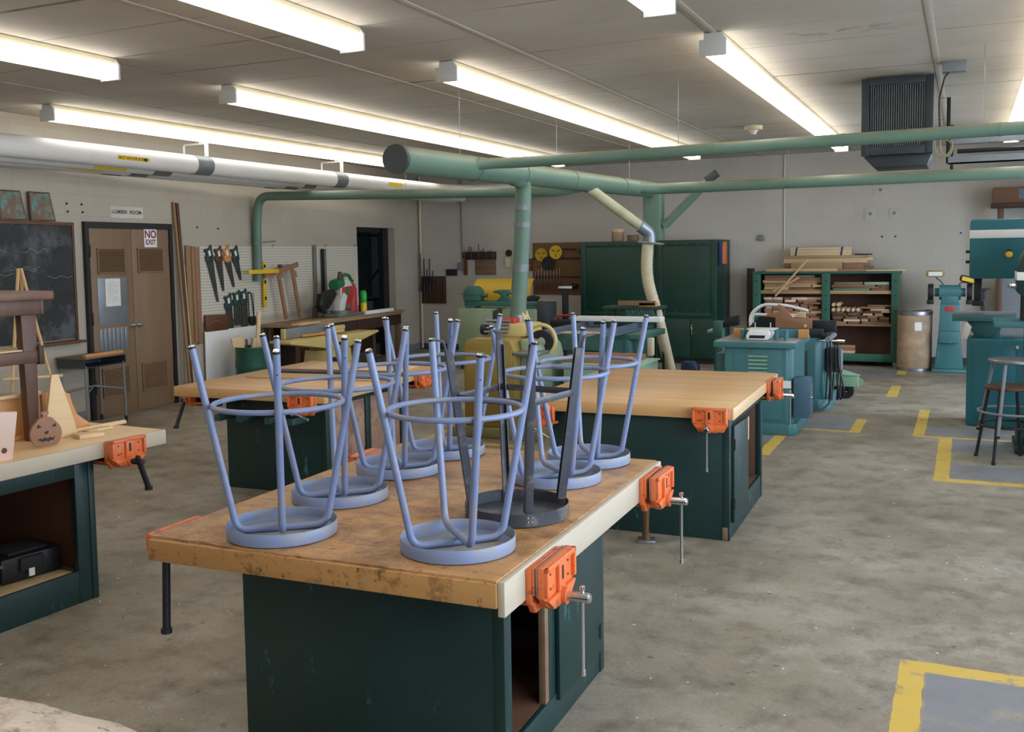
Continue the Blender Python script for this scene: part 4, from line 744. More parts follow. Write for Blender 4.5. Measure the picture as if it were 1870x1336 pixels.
# student desk
t = thing('student_desk', 'old grey steel student desk with open book box beside the double door', 'desk', (-8.50, 7.72, 0), TH)
MB().prism([(-.31, -.20), (.31, -.20), (.31, .20), (-.31, .20)], .735, .752, 'xy', .004).done('desk_top', MT['desk'], t)
m = MB(); m.box(-.30, -.18, .64, .30, .18, .648); m.box(-.30, .17, .648, .30, .18, .735); m.box(-.30, -.18, .648, -.292, .18, .735); m.box(.292, -.18, .648, .30, .18, .735); m.done('book_box', MT['dgrey'], t)
for x in (-.28, .28):
    for y in (-.17, .17):
        l = MB().cyl((x, y, .02), (x*.97, y*.97, .66), .013, None, 10).done('leg', MT['grey'], t); MB().cyl((x, y, 0), (x, y, .06), .016, None, 10).done('foot', MT['black'], l)
for y in (-.17, .17): MB().tube([(-.28, y, .36), (0, y*.0+.0, .42), (.28, y, .36)], .010, 8).done('brace', MT['grey'], t)
tag(MB().box(-.29, -.025, 0, .25, .02, .035, .003).done('wood_strip', MT['oranwood'], None, None, (-8.34, 7.74, .753), TH), 'orange brown wood strip lying on the edge of the student desk', 'strip')
# easel
t = thing('easel', 'thin pale wooden easel standing before the chalkboard', 'easel', (-7.25, 5.85, 0), .9)
for n, a in (('front_leg', (-.16, -.10, 0)), ('front_leg', (.36, -.02, 0)), ('rear_leg', (.02, .5, 0))): MB().tube([a, (0 if a[0] < 0 else .02, .0, 1.71)], .013, 4).done(n, MT['pinez'], t)
MB().box(-.16, -.10, .78, .30, -.03, .80, .003).done('picture_ledge', MT['pine'], t)
# ------------------------------------------------------------------ things on and in the left front bench
t = thing('brown_stand', 'dark brown wooden stand with two tiers on the left front bench', 'stand', (-4.64, 3.515, .8305), -.10)
m = MB(); m.box(-.24, -.30, .742, .24, .25, .785, .004); m.done('top', MT['brownx'], t)
for q in ((-.21, -.27, .21, -.25), (-.21, .19, .21, .21), (-.21, -.25, -.19, .19), (.19, -.25, .21, .19)): MB().box(q[0], q[1], .665, q[2], q[3], .742, .003).done('apron', MT['brown'], t)
for x in (-.17, .17):
    for y in (-.22, .13): MB().prism([(y-.028, .0), (y+.026, .0), (y+.042, .665), (y-.045, .665)], x-.026, x+.026, 'yz', .003).done('leg', MT['brown'], t)
m = MB(); m.box(-.20, -.28, .41, .20, .18, .475, .004); m.done('shelf', MT['brown'], t)
m = MB(); m.box(-.19, -.26, .476, .19, .17, .484, .002); m.done('shelf_board', MT['lump'], t)
MB().box(.16, .17, .40, .21, .20, .50, .003).done('stub', MT['rackd'], t)
tag(MB().prism(arc(0, .07, .078, -50, 50, 8)+arc(0, .088, .070, 62, 80, 3)+[(.012, .162), (.02, .182), (-.012, .186), (-.026, .176), (-.014, .172), (-.012, .158)]+arc(0, .088, .070, 100, 118, 3)+arc(0, .07, .078, 130, 230, 8), -.010, .010, 'xz', .003).done('pumpkin_cutout', MT['pumpkin'], None, None, (-4.22, 3.515, .8305), pi/2-.35), 'wooden pumpkin cutout with a carved face on the left front bench', 'decoration')
pk = bpy.data.objects['pumpkin_cutout']
for k, po in enumerate(([(-.045, .118), (-.022, .112), (-.032, .100), (-.05, .104), (-.028, .106)], [(.045, .122), (.028, .104), (.05, .104)], [(-.010, .082), (.012, .086), (.008, .070), (-.008, .070)])):
    if k == 0: po = [(-.046, .104), (-.02, .106), (-.038, .124)]
    MB().prism(po, -.0112, -.0098, 'xz').done('eye' if k < 2 else 'nose', MT['black'], pk, 'burnt black cut')
m = MB(); m.prism([(-.045, .045), (-.03, .052), (-.022, .046), (-.01, .054), (.004, .047), (.016, .054), (.028, .047), (.042, .056), (.032, .034), (.02, .038), (.01, .030), (-.006, .036), (-.018, .030), (-.03, .036)], -.0112, -.0098, 'xz'); m.done('mouth', MT['black'], pk, 'burnt black cut')
o = MB().box(-.10, -.011, 0, .065, .011, .235, .003).done('pinkish_board', MT['pink'], None, None, (-4.16, 3.19, .8305)); o.rotation_euler = (.10, .10, pi/2-.25); tag(o, 'pinkish pine board with a dark knot standing at the left picture edge', 'board')
MB().lathe([(0, 0), (.012, 0), (.014, .0005), (0, .0008)], 12, M=Matrix.Translation((.02, -.0112, .05)) @ Matrix.Rotation(pi/2, 4, 'X')).done('knot', MT['inside'], o)
o = MB().prism([(-.095, 0), (.09, 0), (.075, .10), (.018, .34), (-.02, .34), (-.075, .10)], -.008, .008, 'xz', .002).done('tapered_panel', MT['pine'], None, None, (-4.365, 3.735, .8305)); o.rotation_euler = (-.12, 0, pi/2-.2); tag(o, 'tall tapered pale panel standing behind the wooden pumpkin', 'panel')
t = thing('wooden_shelf_unit', 'orange pine shelf piece with a curved bracket on the left front bench', 'shelf', (-4.50, 3.84, .8305), pi/2-.15)
MB().prism([(-.10, 0), (.055, 0), (.055, .20), (.04, .225), (.02, .235), (-.10, .235)], -.012, .012, 'xz', .003).done('side_board', MT['oranwood'], t)
MB().prism([(.055, 0), (.185, 0), (.185, .03), (.15, .055), (.11, .09), (.085, .15), (.07, .21), (.055, .215)], -.0, .02, 'xz', .003).done('curved_bracket', MT['oranwood'], t)
MB().box(-.34, .03, .02, -.10, .05, .22, .003).done('back_board', MT['oranwood'], t); MB().box(-.34, -.01, .225, -.10, .10, .245, .003).done('top_board', MT['pine'], t); MB().box(-.34, -.02, .0, -.10, .1, .02, .003).done('bottom_board', MT['oranwood'], t)
for i, (x, y, L, w, h, a, lab) in enumerate(((-4.25, 3.81, .13, .10, .022, 1.2, 'small pale block lying in front of the curved bracket'), (-4.42, 4.03, .36, .025, .02, 1.45, 'long thin pale strip at the back of the left front bench'), (-4.36, 3.98, .16, .05, .012, 1.5, 'flat pale offcut beside the curved bracket'))):
    tag(MB().box(-L/2, -w/2, 0, L/2, w/2, h, .002).done('wood_offcut', MT['pine'], None, None, (x, y, .8305), a), lab, 'offcut', 'offcuts on the left front bench')
t = thing('tool_case', 'black plastic tool case inside the left front bench cabinet', 'tool case', (-4.42, 3.50, .166), -.15)
m = MB(); m.box(-.14, -.19, 0, .14, .14, .13, .015); m.done('shell', MT['black'], t); MB().box(.02, -.10, .05, .16, .03, .12, .01).done('side_latch_box', MT['rubber'], t); MB().box(.158, -.06, .02, .163, -.03, .06).done('label', MT['paper'], t); MB().box(-.1, -.13, .13, .1, .08, .142, .004).done('lid', MT['rubber'], t)
t = thing('small_step', 'small grey blue step stool inside the left front bench cabinet', 'step stool', (-4.36, 3.20, .166), .2)
MB().box(-.07, -.14, .09, .07, .13, .105, .004).done('tread', MT['bluegrey'], t)
for y in (-.12, .10): MB().prism([(-.06, 0), (-.035, 0), (-.02, .09), (-.05, .09)], y-.01, y+.01, 'xz', .002).done('leg', MT['bluegrey'], t); MB().prism([(.035, 0), (.06, 0), (.05, .09), (.02, .09)], y-.01, y+.01, 'xz', .002).done('leg', MT['bluegrey'], t)
# ------------------------------------------------------------------ olive planer below the drop pipe
t = thing('thickness_planer', 'olive yellow planer under the green drop pipe, between the rows of benches', 'planer', (-4.12, 8.95, 0), .0)
MB().box(-.42, -.50, 0, .50, .50, .10, .012).done('base', plain('dull_olive_base', c(134, 126, 84), .5), t)
MB().prism([(-.30, .10), (.24, .10), (.24, .85), (.20, .93), (.14, .955), (-.22, .955), (-.28, .93), (-.30, .86)], -.44, .40, 'xz', .012).done('body', MT['olive'], t)
MB().prism([(.24, .10), (.46, .10), (.46, .60), (.40, .86), (.33, .93), (.24, .95)], -.30, .38, 'xz', .02).done('side_casting', MT['pale'], t)
MB().box(-.27, -.452, .16, .22, -.438, .84, .004).done('access_door', MT['olive'], t)
m = MB(); m.box(-.20, -.10, .95, .20, .36, 1.07, .02); m.prism([(-.16, 1.05), (.05, 1.05), (.0, 1.18), (-.12, 1.18)], .30, .44, 'xz', .01); m.done('cutter_head', MT['cream'], t)
for k in range(4): MB().cyl((-.21, -.16+.02*k, 1.0+.035*k), (.05, -.16+.02*k, 1.0+.035*k), .014, None, 10).done('roller', MT['steel'], t)
MB().cyl((-.25, -.12, 1.02), (-.20, -.12, 1.02), .055, None, 18).done('gear_wheel', MT['iron'], t)
MB().box(-.16, .05, 1.07, .02, .20, 1.12, .006).done('red_cover', MT['red'], t)
MB().tube(arc(0, 0, .16, -60, 150, 14) and [(.36+.15*cos(radians(a)), -.05, .92+.15*sin(radians(a))) for a in range(-50, 175, 15)], .02, 10).done('hand_wheel_guard', MT['cream'], t)
MB().lathe([(.05, -.02), (.12, -.025), (.12, .025), (.05, .02)], 20, M=Matrix.Translation((.36, -.05, .90)) @ Matrix.Rotation(pi/2, 4, 'X')).done('hand_wheel', MT['iron'], t)
m = MB(); m.box(-.02, -.44, .80, .48, -.14, .835, .006); m.done('infeed_table', MT['steel'], t)
m = MB(); m.cyl((-.07, .35, .98), (-.07, .35, 1.14), .085, .09, 18); m.done('dust_port', MT['galv'], t)
# ------------------------------------------------------------------ lathe against the back wall
t = thing('wood_lathe', 'dark green wood lathe on a long pale green cabinet near the back wall', 'lathe', (-6.43, 13.75, 0))
m = MB(); m.box(-.65, -.28, .06, -.08, .28, .93, .008); m.done('cabinet', MT['pale'], t); m = MB(); m.box(-.08, -.22, .06, .10, .28, .90, .004); m.done('knee_panel', MT['dgrey'], t)
m = MB(); m.box(.10, -.28, .06, .64, .28, .93, .008); m.done('cabinet', MT['pale'], t); MB().box(-.63, -.25, 0, .62, .25, .06).done('plinth', MT['dgrey'], t)
m = MB(); m.box(-.63, -.10, .96, .62, -.03, 1.04, .006); m.box(-.63, .03, .96, .62, .10, 1.04, .006); m.box(-.60, -.12, .93, -.45, .12, .97); m.box(.45, -.12, .93, .60, .12, .97); m.done('bed', MT['seagr'], t)
m = MB(); m.prism(rrect(-.64, 1.04, -.38, 1.15, .02), -.12, .12, 'xz', .01); m.prism(arc(-.51, 1.14, .13, 0, 180, 12), -.12, .12, 'xz', .01); m.cyl((-.38, 0, 1.12), (-.28, 0, 1.12), .03); m.done('headstock', MT['seagr'], t); MB().box(-.68, -.13, 1.135, -.36, .13, 1.15, .003).done('cover_rim', MT['seagr'], t)
m = MB(); m.prism([(-.10, 1.04), (.14, 1.04), (.06, 1.12), (.12, 1.16), (.12, 1.21), (-.08, 1.21), (-.08, 1.16), (-.02, 1.12)], -.06, .06, 'xz', .008); m.cyl((-.16, 0, 1.18), (-.08, 0, 1.18), .02); m.done('tailstock', MT['seagr'], t)
MB().cyl((.12, 0, 1.18), (.20, 0, 1.18), .025).done('tailstock_wheel', MT['chrome'], t)
m = MB(); m.prism([(.10, 1.04), (.55, 1.04), (.60, 1.10), (.50, 1.13), (.20, 1.06)], -.05, .05, 'xz', .006); m.done('tool_rest', MT['iron'], t)
m = MB(); m.box(.62, -.20, .62, .80, .20, 1.03, .02); m.cyl((.78, 0, .72), (.92, 0, .72), .07); m.done('motor', MT['dgrey'], t)
t = thing('chip_shield', 'curved yellow sheet shield behind the wood lathe', 'shield', (-6.75, 14.25, 0))
m = MB(); prof = [(-.02, 1.02), (-.03, 1.10), (.0, 1.22), (.06, 1.30), (.16, 1.36)]
m.prism(prof+[(y+.008, z-.004) for y, z in prof[::-1]], -.45, .55, 'yz'); m.done('shield_sheet', MT['yshield'], t)
for x in (-.35, .45): MB().cyl((x, .02, 0), (x, .02, 1.2), .012).done('support_rod', MT['iron'], t)
t = thing('roller_stand', 'black T-shaped support stand in front of the tool board', 'stand', (-5.73, 14.55, 0))
MB().box(-.045, -.03, .02, .045, .03, 1.2, .004).done('post', MT['black'], t); MB().box(-.10, -.05, 1.2, .10, .05, 1.235, .004).done('top_plate', MT['bwhite'], t); MB().lathe([(0, 0), (.2, 0), (.2, .02), (.05, .035), (0, .035)], 24).done('foot', MT['black'], t)
# ------------------------------------------------------------------ tools on the back wall
t = thing('file_rack', 'dark brown slotted wooden rack of long files at the left end of the back wall', 'rack', (-8.97, YB-.002, .86))
MB().box(-.25, -.05, 0, .25, 0, .50, .004).done('rack_board', MT['rackd'], t)
for k in range(10): MB().box(-.24+k*.05, -.062, .02, -.215+k*.05, -.048, .47, .002).done('slot_strip', MT['brown'], t)
for i, (x, h, w) in enumerate(((-.235, .93, .012), (-.165, .83, .016), (-.105, .64, .014), (-.05, .83, .016), (.02, .61, .014))):
    f = thing('file', 'long dark file or chisel standing in the slotted rack', 'file', (-8.97+x, YB-.085, 1.10), 0, 'files in the slotted rack')
    MB().box(-w/2, -.006, .05, w/2, .006, h-.24, .002).done('blade', MT['iron'], f); MB().cyl((0, 0, -.02), (0, 0, .12), .016, .012, 10).done('handle', MT['blued'] if i in (1, 3) else MT['black'], f)
t = thing('chisel_rack', 'long wooden chisel rack on the back wall above the yellow shield', 'rack', (-8.0, YB-.002, 1.68))
MB().box(-.32, -.07, 0, .32, -.02, .11, .003).done('rack_bar', MT['rackd'], t); MB().box(-.32, -.02, -.02, .32, 0, .12, .002).done('backing', MT['rackd'], t)
MB().box(-.11, -.014, -.30, .31, -.002, -.02, .002).done('lower_board', MT['lumd'], t, 'worn brown board below'); MB().box(-.32, -.05, -.30, -.26, -.01, .0, .006).done('leather_strap', MT['brown'], t)
for i in range(13):
    f = thing('chisel', 'small chisel in the rack bar above the yellow shield', 'chisel', (-8.29+i*.048, YB-.030, 1.71), 0, 'chisels in the upper rack')
    hh = (.05, .02, .12, .11, .03, .02, .16, .04, .08, .02, .03, .05, .03)[i]; MB().cyl((0, -.045, -.04), (0, -.045, .07+hh), .011, .008, 8).done('handle', MT['iron'] if i % 3 else MT['brown'], f)
for n, x, z, w, h, mt, lab in (('switch_plate', -8.59, 1.43, .22, .12, 'iron', 'dark rectangular plate on the back wall right of the file rack'), ('outlet_box', -8.41, 1.535, .10, .14, 'grey', 'small grey outlet box at the lower end of the back wall conduit'), ('wall_plate', -7.45, 1.60, .11, .18, 'tan', 'pale cover plate on the back wall under the round gauge'), ('red_tag', -7.02, 1.56, .10, .22, 'brown', 'small dark brown holder at the left edge of the tool board')):
    tag(MB().box(-w/2, -.03, -h/2, w/2, 0, h/2, .004).done(n, MT[mt], None, None, (x, YB-.002, z)), lab, 'wall box')
tag(MB().lathe([(0, -.03), (.055, -.03), (.062, -.02), (.062, 0)], 24, M=Matrix.Rotation(-pi/2, 4, 'X')).done('round_gauge', MT['iron'], None, None, (-7.43, YB-.002, 1.77)), 'small round black gauge on the back wall left of the drop pipe', 'gauge')
tag(MB().cyl((0, -.014, 1.6), (0, -.014, 3.2), .011, None, 8).done('conduit', MT['grey'], None, None, (-8.37, YB, 0)), 'thin grey conduit running down the back wall to the small outlet box', 'conduit')
m = MB(); m.cyl((0, -.03, .02), (0, -.03, 3.2), .022, None, 12); tag(m.done('standpipe', MT['tan'], None, None, (-9.23, YB, 0)), 'tan vertical pipe in the far left corner of the room', 'pipe')
tag(MB().cyl((0, -.014, 1.75), (0, -.014, 3.24), .012, None, 8).done('conduit', MT['bwhite'], None, None, (-2.62, YB, 0)), 'white conduit on the back wall above the lumber rack', 'conduit')
tag(MB().prism([(-.05, 0), (.05, 0), (.05, .05), (.03, .10), (-.03, .10), (-.05, .05)], -.04, 0, 'xz', .006).done('wall_bracket', MT['grey'], None, None, (-2.98, YB-.002, 1.90)), 'small grey bracket on the back wall between cabinet and lumber rack', 'bracket')
for i, (x, z, w, h, lab) in enumerate(((-1.20, 2.64, .22, .16, 'topmost white blank plate on the back wall below the heater'), (-1.34, 2.28, .18, .16, 'lower left white blank plate on the back wall'), (-1.0, 2.28, .15, .16, 'lower right white blank plate on the back wall'))):
    p = tag(MB().box(-w/2, -.008, -h/2, w/2, 0, h/2, .001).done('wall_plate', MT['wallB'], None, None, (x, YB-.001, z)), lab, 'plate'); MB().cyl((0, -.006, 0), (0, -.014, 0), .025, .022, 14).done('plug', MT['grey'], p)
t = thing('tool_board', 'brown wooden board with lathe accessories on the back wall left of the green cabinet', 'tool board', (-6.36, YB-.002, 1.03))
MB().box(-.60, -.025, 0, .66, 0, .91, .003).done('backing', MT['toolb'], t)
for z in (.30, .62): MB().box(-.59, -.045, z, .65, -.025, z+.03, .003).done('rail', MT['rackd'], t)
for i, (x, z, r, mt, lab) in enumerate(((-.42, .70, .115, 'yshield', 'left yellow faceplate disc on the tool board'), (-.14, .74, .12, 'ylevel', 'right yellow faceplate disc on the tool board'), (-.28, .55, .12, 'iron', 'dark round faceplate disc below the two yellow discs'))):
    f = thing('faceplate', lab, 'disc', (-6.36+x, YB-.052-.012*i, 1.03+z)); MB().lathe([(0, -.012), (r*.95, -.012), (r, 0), (r, .012), (0, .012)], 28, M=Matrix.Rotation(pi/2, 4, 'X')).done('disc', MT[mt], f)
    for k in range(3): a = k*2*pi/3+.5; MB().cyl((.03*cos(a), -.014, .03*sin(a)), (r*.7*cos(a), -.014, r*.7*sin(a)), .007, None, 6).done('slot', MT['black'], f)
for i in range(9):
    f = thing('turning_tool', 'turning tool hanging at the lower left of the tool board', 'chisel', (-6.90+i*.058, YB-.06, 1.08), 0, 'turning tools on the tool board'); MB().cyl((0, 0, .02), (0, 0, .16), .014, .011, 8).done('handle', MT['brown'], f); MB().box(-.006, -.004, .16, .006, .004, .36+.03*(i % 3), .001).done('blade', MT['steel'], f)
for i, (x, z, lab) in enumerate(((-6.0, 1.78, 'small black chuck on the top right of the tool board'), (-5.98, 1.42, 'dark drive centre on the middle right of the tool board'), (-6.15, 1.18, 'dark tool rest on the lower right of the tool board'))):
    f = tag(MB().cyl((-.05, 0, 0), (.05, 0, .01), .05, .03, 14).done('lathe_accessory', MT['iron'], None, None, (x, YB-.08, z)), lab, 'lathe part')
tag(MB().tube([(-.18, 0, 0), (.0, -.01, .012), (.2, 0, 0)], .008, 8).done('caliper', MT['iron'], None, None, (-6.32, YB-.06, 1.815)), 'thin dark caliper hanging along the top of the tool board', 'caliper')
# ------------------------------------------------------------------ big green cabinet with the dust collector
t = thing('storage_cabinet', 'large dark green cabinet with panelled doors against the back wall', 'cabinet', (-4.58, 15.14, 0))
x0, x1 = -1.12, 1.11
MB().box(x0, .02, .08, x1, .95, 1.93, .006).done('carcass', MT['dgreen2'], t); MB().box(x0+.02, .06, 0, x1-.02, .93, .08).done('plinth', MT['black'], t)
for a, b in ((x0+.04, .14), (.20, x1-.03)):
    p = MB().box(a, -.002, .74, b, .024, 1.90, .004).done('upper_panel', MT['dgreen2'], t)
    q = MB(); q.box(a, -.010, .74, a+.06, .0, 1.90, .002); q.box(b-.06, -.010, .74, b, .0, 1.90, .002); q.box(a+.06, -.010, 1.84, b-.06, 0, 1.90, .002); q.box(a+.06, -.01, .74, b-.06, 0, .80, .002); q.done('panel_frame', MT['dgreen2'], p)
    n = 5
    for k in range(n):
        for z in (.82, 1.865): MB().cyl((a+.1+(b-a-.2)*k/(n-1), -.014, z), (a+.1+(b-a-.2)*k/(n-1), -.0, z), .006, None, 8).done('screw', MT['steel'], p)
for a, b in ((x0+.04, -.46), (-.45, .14), (.20, .70), (.71, x1-.03)): MB().box(a, -.004, .11, b, .024, .70, .004).done('lower_door', MT['dgreen2'], t)
m = MB(); m.box(.715, -.022, .46, .735, -.002, .58, .003); m.cyl((.725, -.02, .61), (.725, -.002, .61), .012); m.done('door_handle', MT['chrome'], t)
t2 = tag(MB().box(-.03, -.02, -.10, .03, .0, .10, .006).done('switch', MT['red'], None, None, (-4.62, 15.135, 1.46)), 'red switch on the front of the green cabinet behind the flexible hose', 'switch')
t = thing('outlet_box', 'orange electrical box with a black cord on the right side of the green cabinet', 'electrical box', (-3.465, 15.42, 1.55)); MB().box(0, -.10, 0, .06, .16, .34, .006).done('box', MT['orange'], t); MB().box(.0, -.17, 0, .05, -.10, .34, .006).done('backplate', MT['blued'], t)
MB().tube(bend([(.03, .02, .0), (.04, .02, -.5), (.10, -.02, -1.2), (.16, -.1, -1.52)], .3), .008, 8).done('cord', MT['black'], t)
for i, (x, r, h, lab, mt) in enumerate(((-5.17, .10, .20, 'taller tan cardboard tube on top of the green cabinet', 'drum'), (-4.91, .095, .10, 'short brown cardboard tube on top of the green cabinet', 'lumd'))):
    o = tag(MB().lathe([(0, 0), (r, 0), (r, h), (r-.006, h), (r-.006, .01), (0, .01)], 24).done('cardboard_tube', MT[mt], None, None, (x, 15.5, 1.931)), lab, 'tube')
    if i == 0: MB().lathe([(r+.003, h-.05), (r+.004, h), (0, h+.005)], 24).done('lid', MT['pine'], o)
# ------------------------------------------------------------------ table saw before the green cabinet
t = thing('table_saw', 'sea green table saw with long fence rails, right of the lathe', 'table saw', (-3.72, 10.95, 0))
m = MB(); m.prism([(-.42, .06), (.38, .06), (.34, .80), (-.40, .80)], -.45, .45, 'xz', .012); m.done('cabinet', MT['seagr'], t); MB().box(-.46, -.48, 0, .42, .48, .06, .006).done('base', MT['seagr'], t)
m = MB(); m.box(-.43, -.50, .80, .14, .45, .86, .008); m.done('table', MT['steel'], t); MB().box(.14, -.45, .79, .50, .45, .855, .006).done('extension_wing', MT['seagr'], t)
MB().box(-.44, -.66, .68, .16, -.50, .865, .006).done('front_cabinet', MT['seagr'], t); MB().box(-.43, -.62, .865, .13, -.44, .873, .002).done('wood_facing', MT['pine'], t)
for x in (-.47, .20): MB().prism([(x, .86), (x+.10, .86), (x+.10, .868), (x+.008, .868), (x+.008, .93), (x, .93)], -.95, .62, 'xz').done('fence_rail', MT['bluegrey'], t)
MB().box(.28, -.46, .25, .36, -.44, .78, .006).done('side_post', MT['teal'], t); MB().box(.50, -.30, .60, .56, -.20, .80, .01).done('hanging_glove', MT['tan'], t)
MB().cyl((.44, -.1, .30), (.44, .25, .30), .12, None, 18).done('motor', MT['blued'], t)
tag(MB().box(-.55, -.09, 0, .52, .09, .055, .003).done('white_board', MT['white'], None, None, (-3.76, 11.35, .935)), 'long white board lying across the rails of the table saw', 'board')
tag(MB().box(-.20, -.02, 0, .28, .02, .06, .003).done('grey_board', MT['lumd'], None, None, (-3.72, 11.75, 1.10)), 'greyish board standing behind the long white board', 'board')
t = thing('saw_table', 'dark green slatted outfeed table behind the long white board', 'table', (-3.75, 11.85, 0)); MB().box(-.36, -.18, 1.05, .36, .25, 1.09, .004).done('top', MT['dgreen2'], t)
for k in range(10): MB().box(-.01, -.19, .97, .01, -.17, 1.05, .0, Matrix.Translation((-.02+k*.037, 0, 0)) @ Matrix(((1, 0, -.4, .4), (0, 1, 0, 0), (0, 0, 1, 0), (0, 0, 0, 1)))).done('slat', MT['seagr'], t)
for x in (-.33, .30):
    for y in (-.15, .20): MB().box(x, y, 0, x+.03, y+.03, 1.05).done('leg', MT['dgreen2'], t)
for x, w, mt, lab in ((-3.72, .34, 'brown', 'reddish brown block on the slatted outfeed table, left'), (-3.54, .22, 'oranwood', 'orange brown block on the slatted outfeed table, right')): tag(MB().box(-w/2, -.05, 0, w/2, .05, .03+.02*(x > -3.6), .004).done('wood_block', MT[mt], None, None, (x, 11.92 if x < -3.6 else 11.78, 1.0905)), lab, 'block')
t = thing('mint_cabinet', 'low mint green cabinet with a wooden tray on top, behind the right bench', 'cabinet', (-3.10, 9.15, 0)); MB().box(-.42, -.28, .05, .33, .38, .69, .006).done('body', MT['mint'], t); MB().box(-.40, -.26, 0, .31, .36, .05).done('plinth', MT['dgrey'], t); MB().box(-.44, -.30, .69, .35, .40, .705, .003).done('top', MT['mint'], t)
t = thing('wooden_tray', 'shallow wooden tray lying on the mint green cabinet', 'tray', (-3.20, 9.2, .706), .0); MB().box(-.36, -.22, 0, .30, .28, .012).done('bottom', MT['pine'], t)
for q in ((-.36, -.24, .30, -.22), (-.36, .28, .30, .30), (-.38, -.24, -.36, .30), (.30, -.24, .32, .30)): MB().box(q[0], q[1], 0, q[2], q[3], .045, .002).done('side', MT['lumr'], t)
t = thing('blue_toolbox', 'dark blue steel box on the floor beside the foot of the flexible hose', 'box', (-3.18, 12.35, 0)); MB().prism([(-.10, .02), (.10, .02), (.12, .30), (.06, .36), (-.08, .36)], -.10, .10, 'xz', .01).done('body', MT['blued'], t)
for x in (-.08, .06): MB().box(x, -.08, 0, x+.03, .08, .03).done('foot', MT['blued'], t)
t = thing('tool_crate', 'small red and black tool tray on the floor stand between lathe and table saw', 'tool tray', (-5.12, 13.0, 0)); MB().box(-.16, -.12, .0, .16, .12, .74, .006).done('stand', MT['iron'], t); MB().box(-.18, -.13, .74, .18, .13, .82, .006).done('tray', MT['black'], t); MB().tube(bend([(-.16, 0, .81), (-.12, 0, .88), (.12, 0, .88), (.16, 0, .81)], .04), .015, 8).done('handle', MT['red'], t)
# ------------------------------------------------------------------ teal shaper behind the right bench
t = thing('spindle_shaper', 'teal spindle shaper with louvred cabinet behind the right end of the right bench', 'shaper', (-1.80, 10.0, 0))
m = MB(); m.prism([(-.32, -.40), (.27, -.40), (.325, -.34), (.325, .36), (.27, .42), (-.32, .42)], .10, .84, 'xy', .012); m.done('cabinet', MT['teal'], t)
MB().prism([(-.36, -.44), (.30, -.44), (.36, -.38), (.36, .44), (-.36, .44)], .0, .11, 'xy', .012).done('base', MT['teal'], t)
m = MB(); m.box(-.42, -.45, .83, .36, .49, .885, .006); m.done('table', MT['teal'], t); MB().box(-.415, -.445, .884, .355, .485, .888, .001).done('table_surface', MT['steel'], t)
MB().box(-.24, -.406, .14, .22, -.395, .82, .004).done('front_door', MT['teal'], t)
for k in range(5): MB().prism([(-.408, .755-.038*k), (-.425, .742-.038*k), (-.408, .735-.038*k)], -.09, .09, 'yz').done('louver', MT['mint'], t, 'pale louvre')
m = MB(); m.box(-.34, .16, .888, .29, .21, .97, .004); m.done('fence', MT['teal'], t)
for x in (-.34, .30): MB().box(x, .10, .888, x+.10, .13, .975, .003).done('fence_face', MT['oranwood'], t, 'orange wooden fence facing')
m = MB(); m.prism([(-.14, .89), (.06, .89), (.085, .94), (.07, .985), (-.12, .985), (-.15, .93)], -.24, .02, 'xz', .008); m.done('dust_hood', MT['white'], t); m = MB(); m.prism([(-.12, .905), (.03, .905), (.04, .935), (-.11, .935)], -.2425, -.235, 'xz'); m.done('hood_mouth', MT['black'], t)
MB().box(-.15, -.20, .985, .12, .04, .992, .001).done('hood_lid', MT['bwhite'], t)
for x in (-.20, .13, .22): MB().cyl((x, -.14, .888), (x, -.14, .98), .022, None, 14).done('clamp_post', MT['teal'], t)
for x in (-.09, .06): MB().cyl((x, -.08, .99), (x, -.08, 1.05), .006, None, 8).done('stud', MT['steel'], t)
MB().box(-.46, -.15, .46, -.32, .20, .74, .006).done('motor_cover', MT['teal'], t)
MB().box(.23, -.408, .45, .30, -.395, .52, .0, Matrix.Translation((.01, 0, 0))).done('paper_label', MT['paper'], t)
m = MB(); m.tube([(-.10, -.41, .78), (-.05, -.415, .81)], .004, 6); m.done('latch', MT['steel'], t)
m = MB(); m.box(.33, -.38, .165, .475, -.16, .545, .006); b = m.done('control_box', plain('blue_grey_box_paint', c(66, 100, 118), .45), t); MB().box(.476, -.37, .20, .482, -.17, .50, .003).done('box_door', MT['bluegrey'], b); MB().cyl((.482, -.34, .36), (.50, -.34, .36), .012).done('box_knob', MT['chrome'], b)
t = thing('pedestal_vise', 'small green machine standing left behind the teal shaper', 'machine', (-2.80, 12.4, 0)); MB().prism([(-.06, 0), (.06, 0), (.05, .70), (-.05, .70)], -.08, .08, 'xz', .008).done('pedestal', MT['seagr'], t); MB().box(-.06, -.09, .68, .05, .09, .88, .01).done('head', MT['seagr'], t); MB().cyl((-.08, 0, .76), (-.15, 0, .74), .03, .02).done('knob', MT['mint'], t); MB().prism([(.05, .80), (.25, .83), (.25, .96), (.12, .93), (.05, .86)], -.05, .05, 'xz', .008).done('arm', MT['iron'], t)
